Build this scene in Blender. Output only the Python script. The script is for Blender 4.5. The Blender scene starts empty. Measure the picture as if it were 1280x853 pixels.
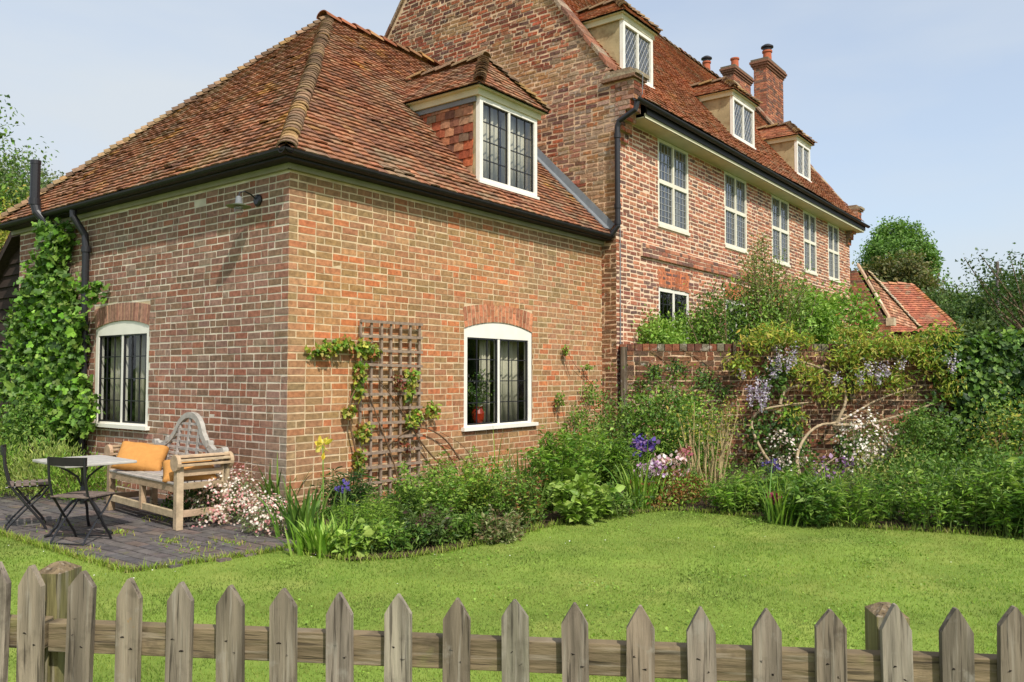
import bpy, math, random
import numpy as np
from mathutils import Vector, Matrix
random.seed(7); rng = np.random.default_rng(7)
sc = bpy.context.scene
col = sc.collection

# ------------------------------------------------------------------ camera, world, sun, exposure
FX, HZ = 1025.0, 43.0
PITCH = math.atan(HZ / FX); FH = math.hypot(FX, HZ)
YAW = math.atan(780 / FH)
FW = np.array([math.cos(YAW), math.sin(YAW), 0.0]); RT = np.array([math.sin(YAW), -math.cos(YAW), 0.0]); UP = np.array([0, 0, 1.0])
CAM = -(FH / 127) * FW + (280.7 / 127) * RT; CAM[2] = 1.42
FWD = FW * math.cos(PITCH) + UP * math.sin(PITCH); CUP = UP * math.cos(PITCH) - FW * math.sin(PITCH)
cam_d = bpy.data.cameras.new('camera'); cam = bpy.data.objects.new('camera', cam_d); col.objects.link(cam)
cam_d.sensor_width = 36; cam_d.lens = FX / 1280 * 36; cam_d.clip_end = 3000; cam_d.clip_start = 0.05
m = Matrix((RT, CUP, -FWD)).transposed().to_4x4(); m.translation = Vector(CAM); cam.matrix_world = m
sc.camera = cam
SUN_EL, SUN_AZ = math.radians(47), math.radians(26)      # azimuth measured from -Y towards -X
S = Vector((-math.sin(SUN_AZ) * math.cos(SUN_EL), -math.cos(SUN_AZ) * math.cos(SUN_EL), math.sin(SUN_EL)))
sd = bpy.data.lights.new('sun', 'SUN'); sd.energy = 2.75; sd.angle = math.radians(1.1); sd.color = (1.0, 0.94, 0.85)
so = bpy.data.objects.new('sun', sd); col.objects.link(so); so.rotation_euler = S.to_track_quat('Z', 'Y').to_euler(); so.location = (0, 0, 40)
w = bpy.data.worlds.new('World'); sc.world = w; w.use_nodes = True
nt = w.node_tree; nt.nodes.clear()
def N(t, nt_, **k):
    n = nt_.nodes.new(t)
    for a, b in k.items(): setattr(n, a, b)
    return n
sky = N('ShaderNodeTexSky', nt, sky_type='NISHITA', sun_disc=False, sun_elevation=SUN_EL, sun_rotation=math.atan2(S.x, S.y), air_density=1.0, dust_density=2.6, ozone_density=1.6, altitude=50)
tc = N('ShaderNodeTexCoord', nt); mp = N('ShaderNodeMapping', nt); mp.inputs['Scale'].default_value = (1.0, 1.0, 3.6)
ns = N('ShaderNodeTexNoise', nt); ns.inputs['Scale'].default_value = 1.5; ns.inputs['Detail'].default_value = 6; ns.inputs['Roughness'].default_value = 0.5
cr = N('ShaderNodeMapRange', nt); cr.inputs[1].default_value = 0.34; cr.inputs[2].default_value = 0.66; cr.inputs[3].default_value = 0.5; cr.inputs[4].default_value = 0.98
mx = N('ShaderNodeMix', nt, data_type='RGBA'); mx.inputs[7].default_value = (3.05, 3.32, 3.58, 1)
bg = N('ShaderNodeBackground', nt); bg.inputs[1].default_value = 0.14; wo = N('ShaderNodeOutputWorld', nt)
L = nt.links.new
L(tc.outputs['Generated'], mp.inputs[0]); L(mp.outputs[0], ns.inputs[0]); L(ns.outputs[0], cr.inputs[0]); L(cr.outputs[0], mx.inputs[0]); L(sky.outputs[0], mx.inputs[6]); L(mx.outputs[2], bg.inputs[0]); L(bg.outputs[0], wo.inputs[0])
sc.render.engine = 'CYCLES'
sc.view_settings.view_transform = 'Standard'; sc.view_settings.look = 'None'; sc.view_settings.gamma = 1; sc.view_settings.use_curve_mapping = False
sc.view_settings.exposure = 0.72
sc.cycles.max_bounces = 8; sc.cycles.transparent_max_bounces = 24

# ------------------------------------------------------------------ helpers
def ray(x, y): return FWD * FX + RT * (x - 640) + CUP * (426.5 - y)
def hit(x, y, ax, val):            # the point of the plane axis=val seen at a photograph pixel
    i = 'XYZ'.index(ax); r = ray(x, y); return CAM + r * ((val - CAM[i]) / r[i])
def dep(x, y, d):
    r = ray(x, y); return CAM + r * (d / (r @ FW))
def gp(x, y): return hit(x, y, 'Z', 0.0)
def s(r, g, b):
    f = lambda c: (c / 255 / 12.92) if c / 255 <= 0.04045 else ((c / 255 + 0.055) / 1.055) ** 2.4
    return np.array([f(r), f(g), f(b)])
def vn(p, seed=0):                 # value noise on points (n,3) -> 0..1
    p = np.atleast_2d(p).astype(float); i = np.floor(p).astype(np.int64); f = p - i; f = f * f * (3 - 2 * f); r = 0
    for dx in (0, 1):
        for dy in (0, 1):
            for dz in (0, 1):
                h = (i[:, 0] + dx) * 374761393 + (i[:, 1] + dy) * 668265263 + (i[:, 2] + dz) * 1274126177 + seed * 974711
                h = (h ^ (h >> 13)) * 1274126177 & 0xffffffff; h = (h ^ (h >> 16)) & 0xffff
                wgt = (f[:, 0] if dx else 1 - f[:, 0]) * (f[:, 1] if dy else 1 - f[:, 1]) * (f[:, 2] if dz else 1 - f[:, 2])
                r = r + wgt * h / 65535.0
    return r
def unit(a): return a / np.maximum(np.linalg.norm(a, axis=-1, keepdims=True), 1e-9)

class G:
    def __init__(self): self.v = []; self.n = 0; self.l = []; self.sz = []; self.c = []; self.m = []
    def add(self, V, F, c=(.5, .5, .5), mi=0):
        V = np.asarray(V, float); self.v.append(V); c = np.asarray(c, float)
        for k, f in enumerate(F):
            self.l.append(np.asarray(f) + self.n); self.sz.append(np.array([len(f)])); self.c.append((c if c.ndim == 1 else c[k])[None]); self.m.append(np.array([mi]))
        self.n += len(V)
    def batch(self, V, F, c, mi=0):
        """V (n,k,3) copies of one shape, F faces (list of equal-length or mixed tuples), c (n,3)"""
        V = np.asarray(V, float); n, k, _ = V.shape
        if n == 0: return
        base = (np.arange(n) * k + self.n)
        for f in F:
            f = np.asarray(f); self.l.append((base[:, None] + f[None]).ravel()); self.sz.append(np.full(n, len(f))); self.c.append(np.broadcast_to(c, (n, 3)).copy()); self.m.append(np.full(n, mi))
        self.v.append(V.reshape(-1, 3)); self.n += n * k
    def box(self, a, b, c=(.5, .5, .5), mi=0):
        (x0, y0, z0), (x1, y1, z1) = a, b
        self.add([(x0, y0, z0), (x1, y0, z0), (x1, y1, z0), (x0, y1, z0), (x0, y0, z1), (x1, y0, z1), (x1, y1, z1), (x0, y1, z1)],
                 [(0, 3, 2, 1), (4, 5, 6, 7), (0, 1, 5, 4), (1, 2, 6, 5), (2, 3, 7, 6), (3, 0, 4, 7)], c, mi)
    def obox(self, o, u, v, w_, c=(.5, .5, .5), mi=0):
        o, u, v, w_ = map(lambda q: np.asarray(q, float), (o, u, v, w_))
        self.add([o, o + u, o + u + v, o + v, o + w_, o + u + w_, o + u + v + w_, o + v + w_],
                 [(0, 3, 2, 1), (4, 5, 6, 7), (0, 1, 5, 4), (1, 2, 6, 5), (2, 3, 7, 6), (3, 0, 4, 7)], c, mi)
    def prism(self, poly, ext, c=(.5, .5, .5), mi=0):
        P = np.asarray(poly, float); e = np.asarray(ext, float); n = len(P)
        self.add(np.vstack([P, P + e]), [tuple(range(n))[::-1], tuple(range(n, 2 * n))] + [(i, (i + 1) % n, (i + 1) % n + n, i + n) for i in range(n)], c, mi)
    def tube(self, pts, r, c=(.5, .5, .5), seg=8, mi=0):
        P = np.asarray(pts, float); n = len(P); r = np.broadcast_to(np.asarray(r, float), (n,))
        T = np.gradient(P, axis=0); T = unit(T); a = np.array([0, 0, 1.]) if abs(T[0][2]) < .9 else np.array([1., 0, 0]); V = []
        for i in range(n):
            b = unit(np.cross(T[i], a)); a = unit(np.cross(b, T[i]))
            t = np.arange(seg) * 2 * math.pi / seg
            V.append(P[i] + r[i] * (np.cos(t)[:, None] * b + np.sin(t)[:, None] * a))
        V = np.vstack(V); F = [(i * seg + j, i * seg + (j + 1) % seg, (i + 1) * seg + (j + 1) % seg, (i + 1) * seg + j) for i in range(n - 1) for j in range(seg)]
        F += [tuple(range(seg))[::-1], tuple((n - 1) * seg + j for j in range(seg))]
        self.add(V, F, c, mi)
    def lathe(self, o, prof, c=(.5, .5, .5), seg=20, mi=0):
        V = []; t = np.arange(seg) * 2 * math.pi / seg
        for r, z in prof: V.append(np.c_[o[0] + r * np.cos(t), o[1] + r * np.sin(t), np.full(seg, o[2] + z)])
        n = len(prof); F = [(i * seg + j, i * seg + (j + 1) % seg, (i + 1) * seg + (j + 1) % seg, (i + 1) * seg + j) for i in range(n - 1) for j in range(seg)]
        F += [tuple(range(seg))[::-1], tuple((n - 1) * seg + j for j in range(seg))]
        self.add(np.vstack(V), F, c, mi)
    def build(self, name, mats, parent=None, origin=(0, 0, 0), smooth=False, loc=None):
        me = bpy.data.meshes.new(name); V = np.vstack(self.v) - np.asarray(origin, float)
        lo = np.concatenate(self.l).astype(np.int32); sz = np.concatenate(self.sz).astype(np.int32)
        me.vertices.add(len(V)); me.vertices.foreach_set('co', V.ravel().astype(np.float32))
        me.loops.add(len(lo)); me.loops.foreach_set('vertex_index', lo)
        st = np.concatenate([[0], np.cumsum(sz)[:-1]]).astype(np.int32)
        me.polygons.add(len(sz)); me.polygons.foreach_set('loop_start', st); me.polygons.foreach_set('loop_total', sz)
        me.polygons.foreach_set('material_index', np.concatenate(self.m).astype(np.int32))
        me.update(calc_edges=True)
        C = np.concatenate(self.c); C = np.repeat(np.c_[C, np.ones(len(C))], sz, axis=0)
        at = me.attributes.new('tint', 'FLOAT_COLOR', 'CORNER'); at.data.foreach_set('color', C.ravel().astype(np.float32))
        me.polygons.foreach_set('use_smooth', np.full(len(sz), bool(smooth)))
        for mt in (mats if isinstance(mats, (list, tuple)) else [mats]): me.materials.append(mt)
        o = bpy.data.objects.new(name, me); col.objects.link(o)
        if parent is not None: o.parent = parent
        elif any(origin): o.location = Vector(origin)
        return o
def tag(o, label=None, cat=None, group=None, kind=None):
    for k, v in (('label', label), ('category', cat), ('group', group), ('kind', kind)):
        if v: o[k] = v
    return o
def thing(name, label, cat, loc=(0, 0, 0), rz=0, group=None):
    o = bpy.data.objects.new(name, None); col.objects.link(o); o.location = loc; o.rotation_euler = (0, 0, rz); o.empty_display_size = .2
    return tag(o, label, cat, group)
def copy_tree(o, parent=None):
    c = o.copy(); col.objects.link(c); c.parent = parent
    for ch in list(o.children): copy_tree(ch, c)
    return c
def struct(o): o['kind'] = 'structure'; return o

# ------------------------------------------------------------------ materials
def mat(name, base=None, rough=.8, spec=.3, metal=0., var=0., vscale=8., bump=0., bscale=60., stretch=(1, 1, 1), tint=False, spots=None, trans=0., detail=5, streaks=None):
    M = bpy.data.materials.new(name); M.use_nodes = True; t = M.node_tree; t.nodes.clear(); L = t.links.new
    out = N('ShaderNodeOutputMaterial', t); p = N('ShaderNodeBsdfPrincipled', t)
    p.inputs['Roughness'].default_value = rough; p.inputs['Specular IOR Level'].default_value = spec; p.inputs['Metallic'].default_value = metal
    tcn = N('ShaderNodeTexCoord', t); mpn = N('ShaderNodeMapping', t); mpn.inputs['Scale'].default_value = stretch; L(tcn.outputs['Object'], mpn.inputs[0])
    if tint: a = N('ShaderNodeAttribute', t, attribute_name='tint'); c = a.outputs['Color']
    else: a = N('ShaderNodeRGB', t); a.outputs[0].default_value = (*base, 1); c = a.outputs[0]
    if var:
        n = N('ShaderNodeTexNoise', t); n.inputs['Scale'].default_value = vscale; n.inputs['Detail'].default_value = detail; L(mpn.outputs[0], n.inputs[0])
        r = N('ShaderNodeMapRange', t); r.inputs[1].default_value = .3; r.inputs[2].default_value = .7; r.inputs[3].default_value = 1 - var; r.inputs[4].default_value = 1 + var; L(n.outputs[0], r.inputs[0])
        v = N('ShaderNodeVectorMath', t, operation='SCALE'); L(c, v.inputs[0]); L(r.outputs[0], v.inputs['Scale']); c = v.outputs[0]
    for sp in (spots or []):       # (colour, scale, lo, hi, strength)
        n = N('ShaderNodeTexNoise', t); n.inputs['Scale'].default_value = sp[1]; n.inputs['Detail'].default_value = 7; n.inputs['Roughness'].default_value = .62; L(tcn.outputs['Object'], n.inputs[0])
        r = N('ShaderNodeMapRange', t); r.inputs[1].default_value = sp[2]; r.inputs[2].default_value = sp[3]; r.inputs[3].default_value = 0; r.inputs[4].default_value = sp[4]; L(n.outputs[0], r.inputs[0])
        x = N('ShaderNodeMix', t, data_type='RGBA'); L(r.outputs[0], x.inputs[0]); L(c, x.inputs[6]); x.inputs[7].default_value = (*sp[0], 1); c = x.outputs[2]
    for sp in (streaks or []):
        mq = N('ShaderNodeMapping', t); mq.inputs['Scale'].default_value = sp[5]; L(tcn.outputs['Object'], mq.inputs[0])
        n = N('ShaderNodeTexNoise', t); n.inputs['Scale'].default_value = sp[1]; n.inputs['Detail'].default_value = 4; L(mq.outputs[0], n.inputs[0])
        r = N('ShaderNodeMapRange', t); r.inputs[1].default_value = sp[2]; r.inputs[2].default_value = sp[3]; r.inputs[3].default_value = 0; r.inputs[4].default_value = sp[4]; L(n.outputs[0], r.inputs[0])
        x = N('ShaderNodeMix', t, data_type='RGBA'); L(r.outputs[0], x.inputs[0]); L(c, x.inputs[6]); x.inputs[7].default_value = (*sp[0], 1); c = x.outputs[2]
    L(c, p.inputs['Base Color'])
    if bump:
        n = N('ShaderNodeTexNoise', t); n.inputs['Scale'].default_value = bscale; n.inputs['Detail'].default_value = 6; L(mpn.outputs[0], n.inputs[0])
        b = N('ShaderNodeBump', t); b.inputs['Strength'].default_value = bump; b.inputs['Distance'].default_value = .01; L(n.outputs[0], b.inputs['Height']); L(b.outputs[0], p.inputs['Normal'])
    sh = p.outputs[0]
    if trans:
        tr = N('ShaderNodeBsdfTranslucent', t); v = N('ShaderNodeVectorMath', t, operation='MULTIPLY'); L(c, v.inputs[0]); v.inputs[1].default_value = (1.15, 1.25, .6); L(v.outputs[0], tr.inputs[0])
        ms = N('ShaderNodeMixShader', t); ms.inputs[0].default_value = trans; L(sh, ms.inputs[1]); L(tr.outputs[0], ms.inputs[2]); sh = ms.outputs[0]
    L(sh, out.inputs[0]); return M
LICH = s(176, 168, 154); 
M_brick = mat('brick_clay', tint=True, rough=.9, spec=.15, var=.3, vscale=20, bump=.5, bscale=90)
M_mortar = mat('lime_mortar', base=s(206, 183, 149), rough=.95, spec=.1, var=.22, vscale=6, bump=.6, bscale=120)
M_mortar_m = mat('cream_mortar', base=s(226, 200, 172), rough=.95, spec=.1, var=.14, vscale=6, bump=.6, bscale=100)
M_mortar_l = mat('pale_mortar', base=s(214, 202, 184), rough=.95, spec=.1, var=.24, vscale=3, bump=.6, bscale=120)
M_brick_old = mat('old_brick_clay', tint=True, rough=.95, spec=.1, var=.35, vscale=24, bump=1.0, bscale=60, spots=[(LICH, 9, .60, .68, .75), (s(176, 150, 100), 3.1, .60, .70, .6)])
M_mortar_old = mat('old_mortar', base=s(206, 176, 144), rough=.95, spec=.1, var=.35, vscale=5, bump=1.0, bscale=90, spots=[(LICH, 7, .55, .66, .6)])
M_tile = mat('clay_roof_tile', tint=True, rough=.9, spec=.15, var=.25, vscale=22, bump=.5, bscale=70)
M_paint = mat('white_paint', base=s(232, 228, 216), rough=.45, spec=.4, var=.05, vscale=5)
M_paint2 = mat('ivory_paint', base=s(226, 220, 200), rough=.55, spec=.3, var=.08, vscale=6)
M_cream = mat('cream_paint', base=s(205, 198, 165), rough=.6, var=.08, vscale=4)
M_board = mat('green_cream_board', base=s(146, 140, 116), rough=.6, var=.15, vscale=4)
M_plaster = mat('aged_plaster', base=s(168, 152, 116), rough=.9, var=.2, vscale=3.5, bump=.3, bscale=40, spots=[(s(120, 96, 66), 4, .52, .64, .5)])
M_black = mat('black_metal', base=s(34, 34, 38), rough=.4, spec=.5, var=.1)
M_gut = mat('old_black_gutter', base=s(30, 26, 25), rough=.55, spec=.4, var=.3, vscale=9)
M_lead = mat('lead_sheet', base=s(122, 126, 130), rough=.6, spec=.4, var=.12, vscale=9)
M_leadbar = mat('lead_cames', base=s(150, 152, 152), rough=.5, spec=.5)
M_teak = mat('weathered_teak', tint=True, rough=.85, spec=.2, var=.22, vscale=14, bump=.4, bscale=60, stretch=(1, 1, 1), spots=[(s(120, 100, 78), 9, .60, .72, .4)])
M_fence = mat('weathered_fence_wood', tint=True, rough=.9, spec=.15, var=.42, vscale=26, bump=1.0, bscale=50, stretch=(1, 1, .09), spots=[(s(60, 52, 44), 7, .56, .70, .6), (s(150, 144, 134), 12, .60, .70, .45), (s(150, 110, 40), 16, .70, .74, .5), (s(40, 36, 30), 22, .70, .73, .8)], streaks=[(s(52, 46, 40), 95, .58, .66, .75, (1, 1, .045)), (s(158, 150, 138), 60, .56, .68, .45, (1, 1, .06))])
M_rail = mat('weathered_rail_wood', tint=True, rough=.9, spec=.15, var=.4, vscale=24, bump=1.0, bscale=50, stretch=(.12, .12, 1), spots=[(s(120, 124, 70), 6, .58, .70, .4), (s(60, 52, 44), 8, .58, .7, .5)], streaks=[(s(50, 44, 38), 90, .58, .66, .7, (.05, .05, 1)), (s(160, 150, 134), 60, .56, .68, .4, (.06, .06, 1))])
M_trel = mat('grey_trellis_wood', base=s(140, 122, 106), rough=.9, var=.3, vscale=20, bump=.4, stretch=(1, 1, 1))
M_dark = mat('dark_room', base=s(34, 30, 27), rough=.9)
M_curt = mat('curtain_cloth', base=s(206, 200, 180), rough=.9, var=.1, trans=.2)
M_leaf = mat('leaves', tint=True, rough=.5, spec=.35, var=.12, vscale=30, trans=.32)
M_grassb = mat('grass_blades', tint=True, rough=.6, spec=.25, trans=.35)
M_petal = mat('petals', tint=True, rough=.7, spec=.1, trans=.3)
M_bark = mat('bark', tint=True, rough=.9, var=.35, vscale=18, bump=.8, bscale=40)
M_soil = mat('bed_soil', base=s(66, 52, 38), rough=1, var=.4, vscale=12, bump=1, bscale=30)
M_fab = mat('mustard_fabric', base=s(190, 136, 76), rough=.95, spec=.1, var=.08, vscale=30, bump=.3, bscale=300)
M_terra = mat('terracotta', base=s(176, 96, 66), rough=.85, var=.12, vscale=10)
M_stone = mat('table_stone', base=s(176, 172, 166), rough=.6, var=.14, vscale=16, spots=[(s(120, 118, 112), 14, .58, .7, .4)])
M_slat = mat('worn_slats', base=s(112, 98, 90), rough=.8, var=.4, vscale=20, bump=.4)
M_paver = mat('dark_pavers', tint=True, rough=.8, spec=.25, var=.3, vscale=14, bump=.8, bscale=50, spots=[(s(112, 110, 66), 5, .60, .70, .5)])
M_weather = mat('black_weatherboard', base=s(50, 38, 32), rough=.9, var=.3, vscale=8, bump=.5, stretch=(.2, .2, 1))
def glassmat(name, tintc, gloss=.06):
    M = bpy.data.materials.new(name); M.use_nodes = True; t = M.node_tree; t.nodes.clear(); L = t.links.new
    out = N('ShaderNodeOutputMaterial', t); tr = N('ShaderNodeBsdfTransparent', t); tr.inputs[0].default_value = (*tintc, 1)
    gl = N('ShaderNodeBsdfGlossy', t); gl.inputs['Roughness'].default_value = .03
    ge = N('ShaderNodeNewGeometry', t); dt = N('ShaderNodeVectorMath', t, operation='DOT_PRODUCT'); L(ge.outputs['Normal'], dt.inputs[0]); L(ge.outputs['Incoming'], dt.inputs[1]); ab = N('ShaderNodeMath', t, operation='ABSOLUTE'); L(dt.outputs['Value'], ab.inputs[0]); om = N('ShaderNodeMath', t, operation='SUBTRACT'); om.inputs[0].default_value = 1; L(ab.outputs[0], om.inputs[1]); lw = N('ShaderNodeMath', t, operation='POWER'); L(om.outputs[0], lw.inputs[0]); lw.inputs[1].default_value = 4
    ad = N('ShaderNodeMath', t, operation='MULTIPLY_ADD'); L(lw.outputs[0], ad.inputs[0]); ad.inputs[1].default_value = .9; ad.use_clamp = True; ad.inputs[2].default_value = gloss
    n = N('ShaderNodeTexNoise', t); n.inputs['Scale'].default_value = 5; b = N('ShaderNodeBump', t); b.inputs['Strength'].default_value = .12; b.inputs['Distance'].default_value = .02; tcn = N('ShaderNodeTexCoord', t)
    L(tcn.outputs['Object'], n.inputs[0]); L(n.outputs[0], b.inputs['Height']); L(b.outputs[0], gl.inputs['Normal'])
    ms = N('ShaderNodeMixShader', t); L(ad.outputs[0], ms.inputs[0]); L(tr.outputs[0], ms.inputs[1]); L(gl.outputs[0], ms.inputs[2]); L(ms.outputs[0], out.inputs[0]); return M
M_glass = glassmat('window_glass', (.84, .86, .84), .05)
M_glass_d = glassmat('dormer_glass', (.88, .89, .87), .13)
M_glass_up = glassmat('old_leaded_glass', (.62, .65, .65), .22)

# ------------------------------------------------------------------ brickwork
class Fr:                          # frame of a wall: origin, along, outward
    def __init__(s_, o, u, n): s_.o = np.array(o, float); s_.u = np.array(u, float); s_.n = np.array(n, float)
    def P(s_, a, z, d=0.): return s_.o + s_.u * a + s_.n * d + np.array([0, 0, 1.]) * z
    def box(s_, g, a0, a1, z0, z1, d0, d1, c=(.5, .5, .5), mi=0):
        g.obox(s_.P(a0, z0, d0), s_.u * (a1 - a0), s_.n * (d1 - d0), (0, 0, z1 - z0), c, mi)
def pal(cols, n, w_=None, jit=.085, wild=0.):
    wild = wild * .5
    cols = np.array(cols); w_ = np.array(w_ if w_ is not None else np.ones(len(cols)), float); c = cols[rng.choice(len(cols), n, p=w_ / w_.sum())]
    return c * np.exp(rng.normal(0, jit, (n, 1))) * np.exp(rng.normal(0, .015 + wild, (n, 3)))
RIGHT = [s(174, 116, 82), s(166, 118, 88), s(150, 118, 84), s(156, 114, 82), s(184, 106, 70), s(162, 108, 80), s(142, 114, 78), s(170, 124, 88)]
LEFT = [s(150, 104, 88), s(144, 108, 92), s(134, 108, 88), s(154, 114, 100), s(126, 102, 86), s(156, 102, 82), s(146, 116, 102)]
MAIN = [s(164, 104, 80), s(148, 96, 78), s(172, 112, 86), s(132, 92, 78), s(180, 122, 94), s(116, 88, 78)]
GABLE = [s(152, 84, 60), s(134, 76, 58), s(118, 74, 60), s(162, 96, 68), s(102, 74, 64), s(160, 116, 86), s(136, 110, 88)]
GWALL = [s(112, 76, 58), s(98, 68, 54), s(122, 84, 62), s(92, 72, 58), s(126, 94, 72)]
def bricks(g, fr, span, z0, z1, holes=(), palette=RIGHT, d=.005, jit=.0015, ch=.075, joint=.011, zoff=0., wild=.02, colfn=None, bond=.55, big=1.0, mi=0):
    B = []; z = z0; k = 0
    while z < z1 - .02:
        zt = min(z + ch - joint, z1); zm = (z + zt) / 2; a0, a1 = span(zm); a = a0 + (0 if k % 2 else -.1125) ; lasth = False
        cuts = [(h[0], h[1]) for h in holes if h[2] < zm < h[3]]
        while a < a1:
            if lasth or rng.random() < bond: L_ = .2245 * big; lasth = False
            else: L_ = .112 * big; lasth = True
            L_ *= 1 + rng.normal(0, .015); b0, b1 = max(a, a0), min(a + L_ - joint, a1); a += L_
            if b1 - b0 < .03: continue
            segs = [(b0, b1)]
            for c0, c1 in cuts:
                ns_ = []
                for q0, q1 in segs:
                    if q1 <= c0 or q0 >= c1: ns_.append((q0, q1))
                    else:
                        if q0 < c0: ns_.append((q0, c0))
                        if q1 > c1: ns_.append((c1, q1))
                segs = ns_
            for q0, q1 in segs:
                if q1 - q0 > .02: B.append((q0, q1, z, zt))
        z += ch; k += 1
    B = np.array(B); n = len(B)
    if n == 0: return
    def pt(a, z, dd): return fr.o + a[:, None] * fr.u + dd[:, None] * fr.n + z[:, None] * UP
    j = lambda: rng.normal(0, jit, n); dz = rng.normal(0, jit * 1.1, n); dd = d + rng.normal(0, d * .22, n); e = .0018
    V = np.stack([pt(B[:, 0] + j(), B[:, 2] + dz + j(), np.zeros(n) - .004), pt(B[:, 1] + j(), B[:, 2] + dz + j(), np.zeros(n) - .004), pt(B[:, 1] + j(), B[:, 3] + dz + j(), np.zeros(n) - .004), pt(B[:, 0] + j(), B[:, 3] + dz + j(), np.zeros(n) - .004)], 1)
    V2 = V.copy(); cen = V.mean(1, keepdims=True); V2 = V + fr.n * (dd + .004)[:, None, None]; V2 += np.sign((V - cen) @ fr.u)[..., None] * -e * fr.u + np.sign((V - cen) @ UP)[..., None] * -e * UP
    V2 += fr.n * rng.normal(0, jit * .5, (n, 4, 1))
    c = pal(palette, n, wild=wild); pc = (V.mean(1))
    big_ = vn(pc * np.array([1.1, 1.1, 1.3]), 3)[:, None]; c = c * (.86 + .28 * big_)
    if colfn: c = colfn(pc, c)
    # winding
    u3 = np.cross(fr.u, UP); fl = (u3 @ fr.n) > 0
    F = [(4, 5, 6, 7), (0, 1, 5, 4), (1, 2, 6, 5), (2, 3, 7, 6), (3, 0, 4, 7)]
    if not fl: F = [f[::-1] for f in F]
    g.batch(np.concatenate([V, V2], 1), F, c, mi)
def backing(g, fr, a0, a1, z0, z1, holes=(), d=0., reveal=.12, mi=1, rmi=0, c=(.2, .12, .08)):
    A = sorted({a0, a1, *[h[0] for h in holes], *[h[1] for h in holes]}); Z = sorted({z0, z1, *[h[2] for h in holes], *[h[3] for h in holes]})
    for i in range(len(A) - 1):
        for j in range(len(Z) - 1):
            am, zm = (A[i] + A[i + 1]) / 2, (Z[j] + Z[j + 1]) / 2
            if any(h[0] < am < h[1] and h[2] < zm < h[3] for h in holes): continue
            g.add([fr.P(A[i], Z[j], d), fr.P(A[i + 1], Z[j], d), fr.P(A[i + 1], Z[j + 1], d), fr.P(A[i], Z[j + 1], d)], [(0, 1, 2, 3)], c, mi)
    for h in holes:
        for p, q in (((h[0], h[2]), (h[1], h[2])), ((h[1], h[2]), (h[1], h[3])), ((h[1], h[3]), (h[0], h[3])), ((h[0], h[3]), (h[0], h[2]))):
            g.add([fr.P(*p, d), fr.P(*q, d), fr.P(*q, d - reveal), fr.P(*p, d - reveal)], [(0, 1, 2, 3)], c, rmi)
def arch_bricks(g, fr, a0, a1, zi, ze, rise_i, rise_e, fan=.06, d=.004, cols=RIGHT, nb=None, halves=True):
    nb = nb or int((a1 - a0) / .072); mid = (a0 + a1) / 2; hw = (a1 - a0) / 2
    def q(t, lev):                  # t in -1..1, lev 0 intrados 1 extrados
        a = mid + hw * t * (1 + fan * lev); z = (zi + rise_i * (1 - t * t)) * (1 - lev) + (ze + rise_e * (1 - t * t)) * lev; return a, z
    for i in range(nb):
        t0 = -1 + 2 * i / nb + .010; t1 = -1 + 2 * (i + 1) / nb - .010
        cut = [0, .66 if i % 2 else .34, 1] if halves else [0, 1]
        for l0, l1 in zip(cut[:-1], cut[1:]):
            l1_ = l1 - .03 if l1 < 1 else l1; c = pal(cols, 1, jit=.16)[0]; dd = d + random.gauss(0, .001)
            P = [fr.P(*q(t0, l0), -.004), fr.P(*q(t1, l0), -.004), fr.P(*q(t1, l1_), -.004), fr.P(*q(t0, l1_), -.004)]
            g.prism(P, fr.n * (dd + .004), c)

FR = Fr((0, 0, 0), (1, 0, 0), (0, -1, 0))        # wing, long wall
FL = Fr((0, 0, 0), (0, 1, 0), (-1, 0, 0))        # wing, end wall
FM = Fr((0, -.26, 0), (1, 0, 0), (0, -1, 0))     # main front
FGX = 5.985
FG = Fr((FGX, 0, 0), (0, 1, 0), (-1, 0, 0))      # main gable
WLEN, WDEP, EZ = 5.985, 6.18, 3.47
RY, RZ, EAVE = 3.2, 6.92, .20

# ================================================================== THE WING
wing = thing('brick_cottage', 'low red brick cottage with hipped clay tile roof and one dormer, behind the bench', 'cottage')
H_R = [(2.664, 4.115, .77, 2.325)]; H_L = [(2.587, 3.90, .80, 2.30)]
g = G()
def rcol(p, c):
    t = np.clip((vn(p * .9, 11) - .5) * 2.4, -1, 1)[:, None]; c = c * (1 + t * np.array([.09, 0, -.12])); m_ = c.mean(0); c = (m_ + (c - m_) * .74) * np.array([1.03, 1.10, 1.07]); gr = np.clip((vn(p * 2.2, 14) * .6 + vn(p * 8, 15) * .4 - .6) * 5, 0, 1)[:, None] * .22; c = c * (1 - gr) + s(128, 110, 80) * gr; dm = np.clip((.7 - p[:, 2]) / .7, 0, 1)[:, None] * .25; c = c * (1 - dm) + s(120, 104, 72) * dm
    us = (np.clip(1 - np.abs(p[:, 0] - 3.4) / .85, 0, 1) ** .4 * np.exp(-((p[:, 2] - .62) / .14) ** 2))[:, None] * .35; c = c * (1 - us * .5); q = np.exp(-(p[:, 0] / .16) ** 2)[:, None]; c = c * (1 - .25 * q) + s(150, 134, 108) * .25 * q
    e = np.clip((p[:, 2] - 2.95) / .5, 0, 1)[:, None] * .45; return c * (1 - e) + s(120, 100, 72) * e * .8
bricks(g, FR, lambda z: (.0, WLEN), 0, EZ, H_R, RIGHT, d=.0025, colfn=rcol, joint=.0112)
backing(g, FR, 0, WLEN, 0, EZ + .1, H_R)
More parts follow.
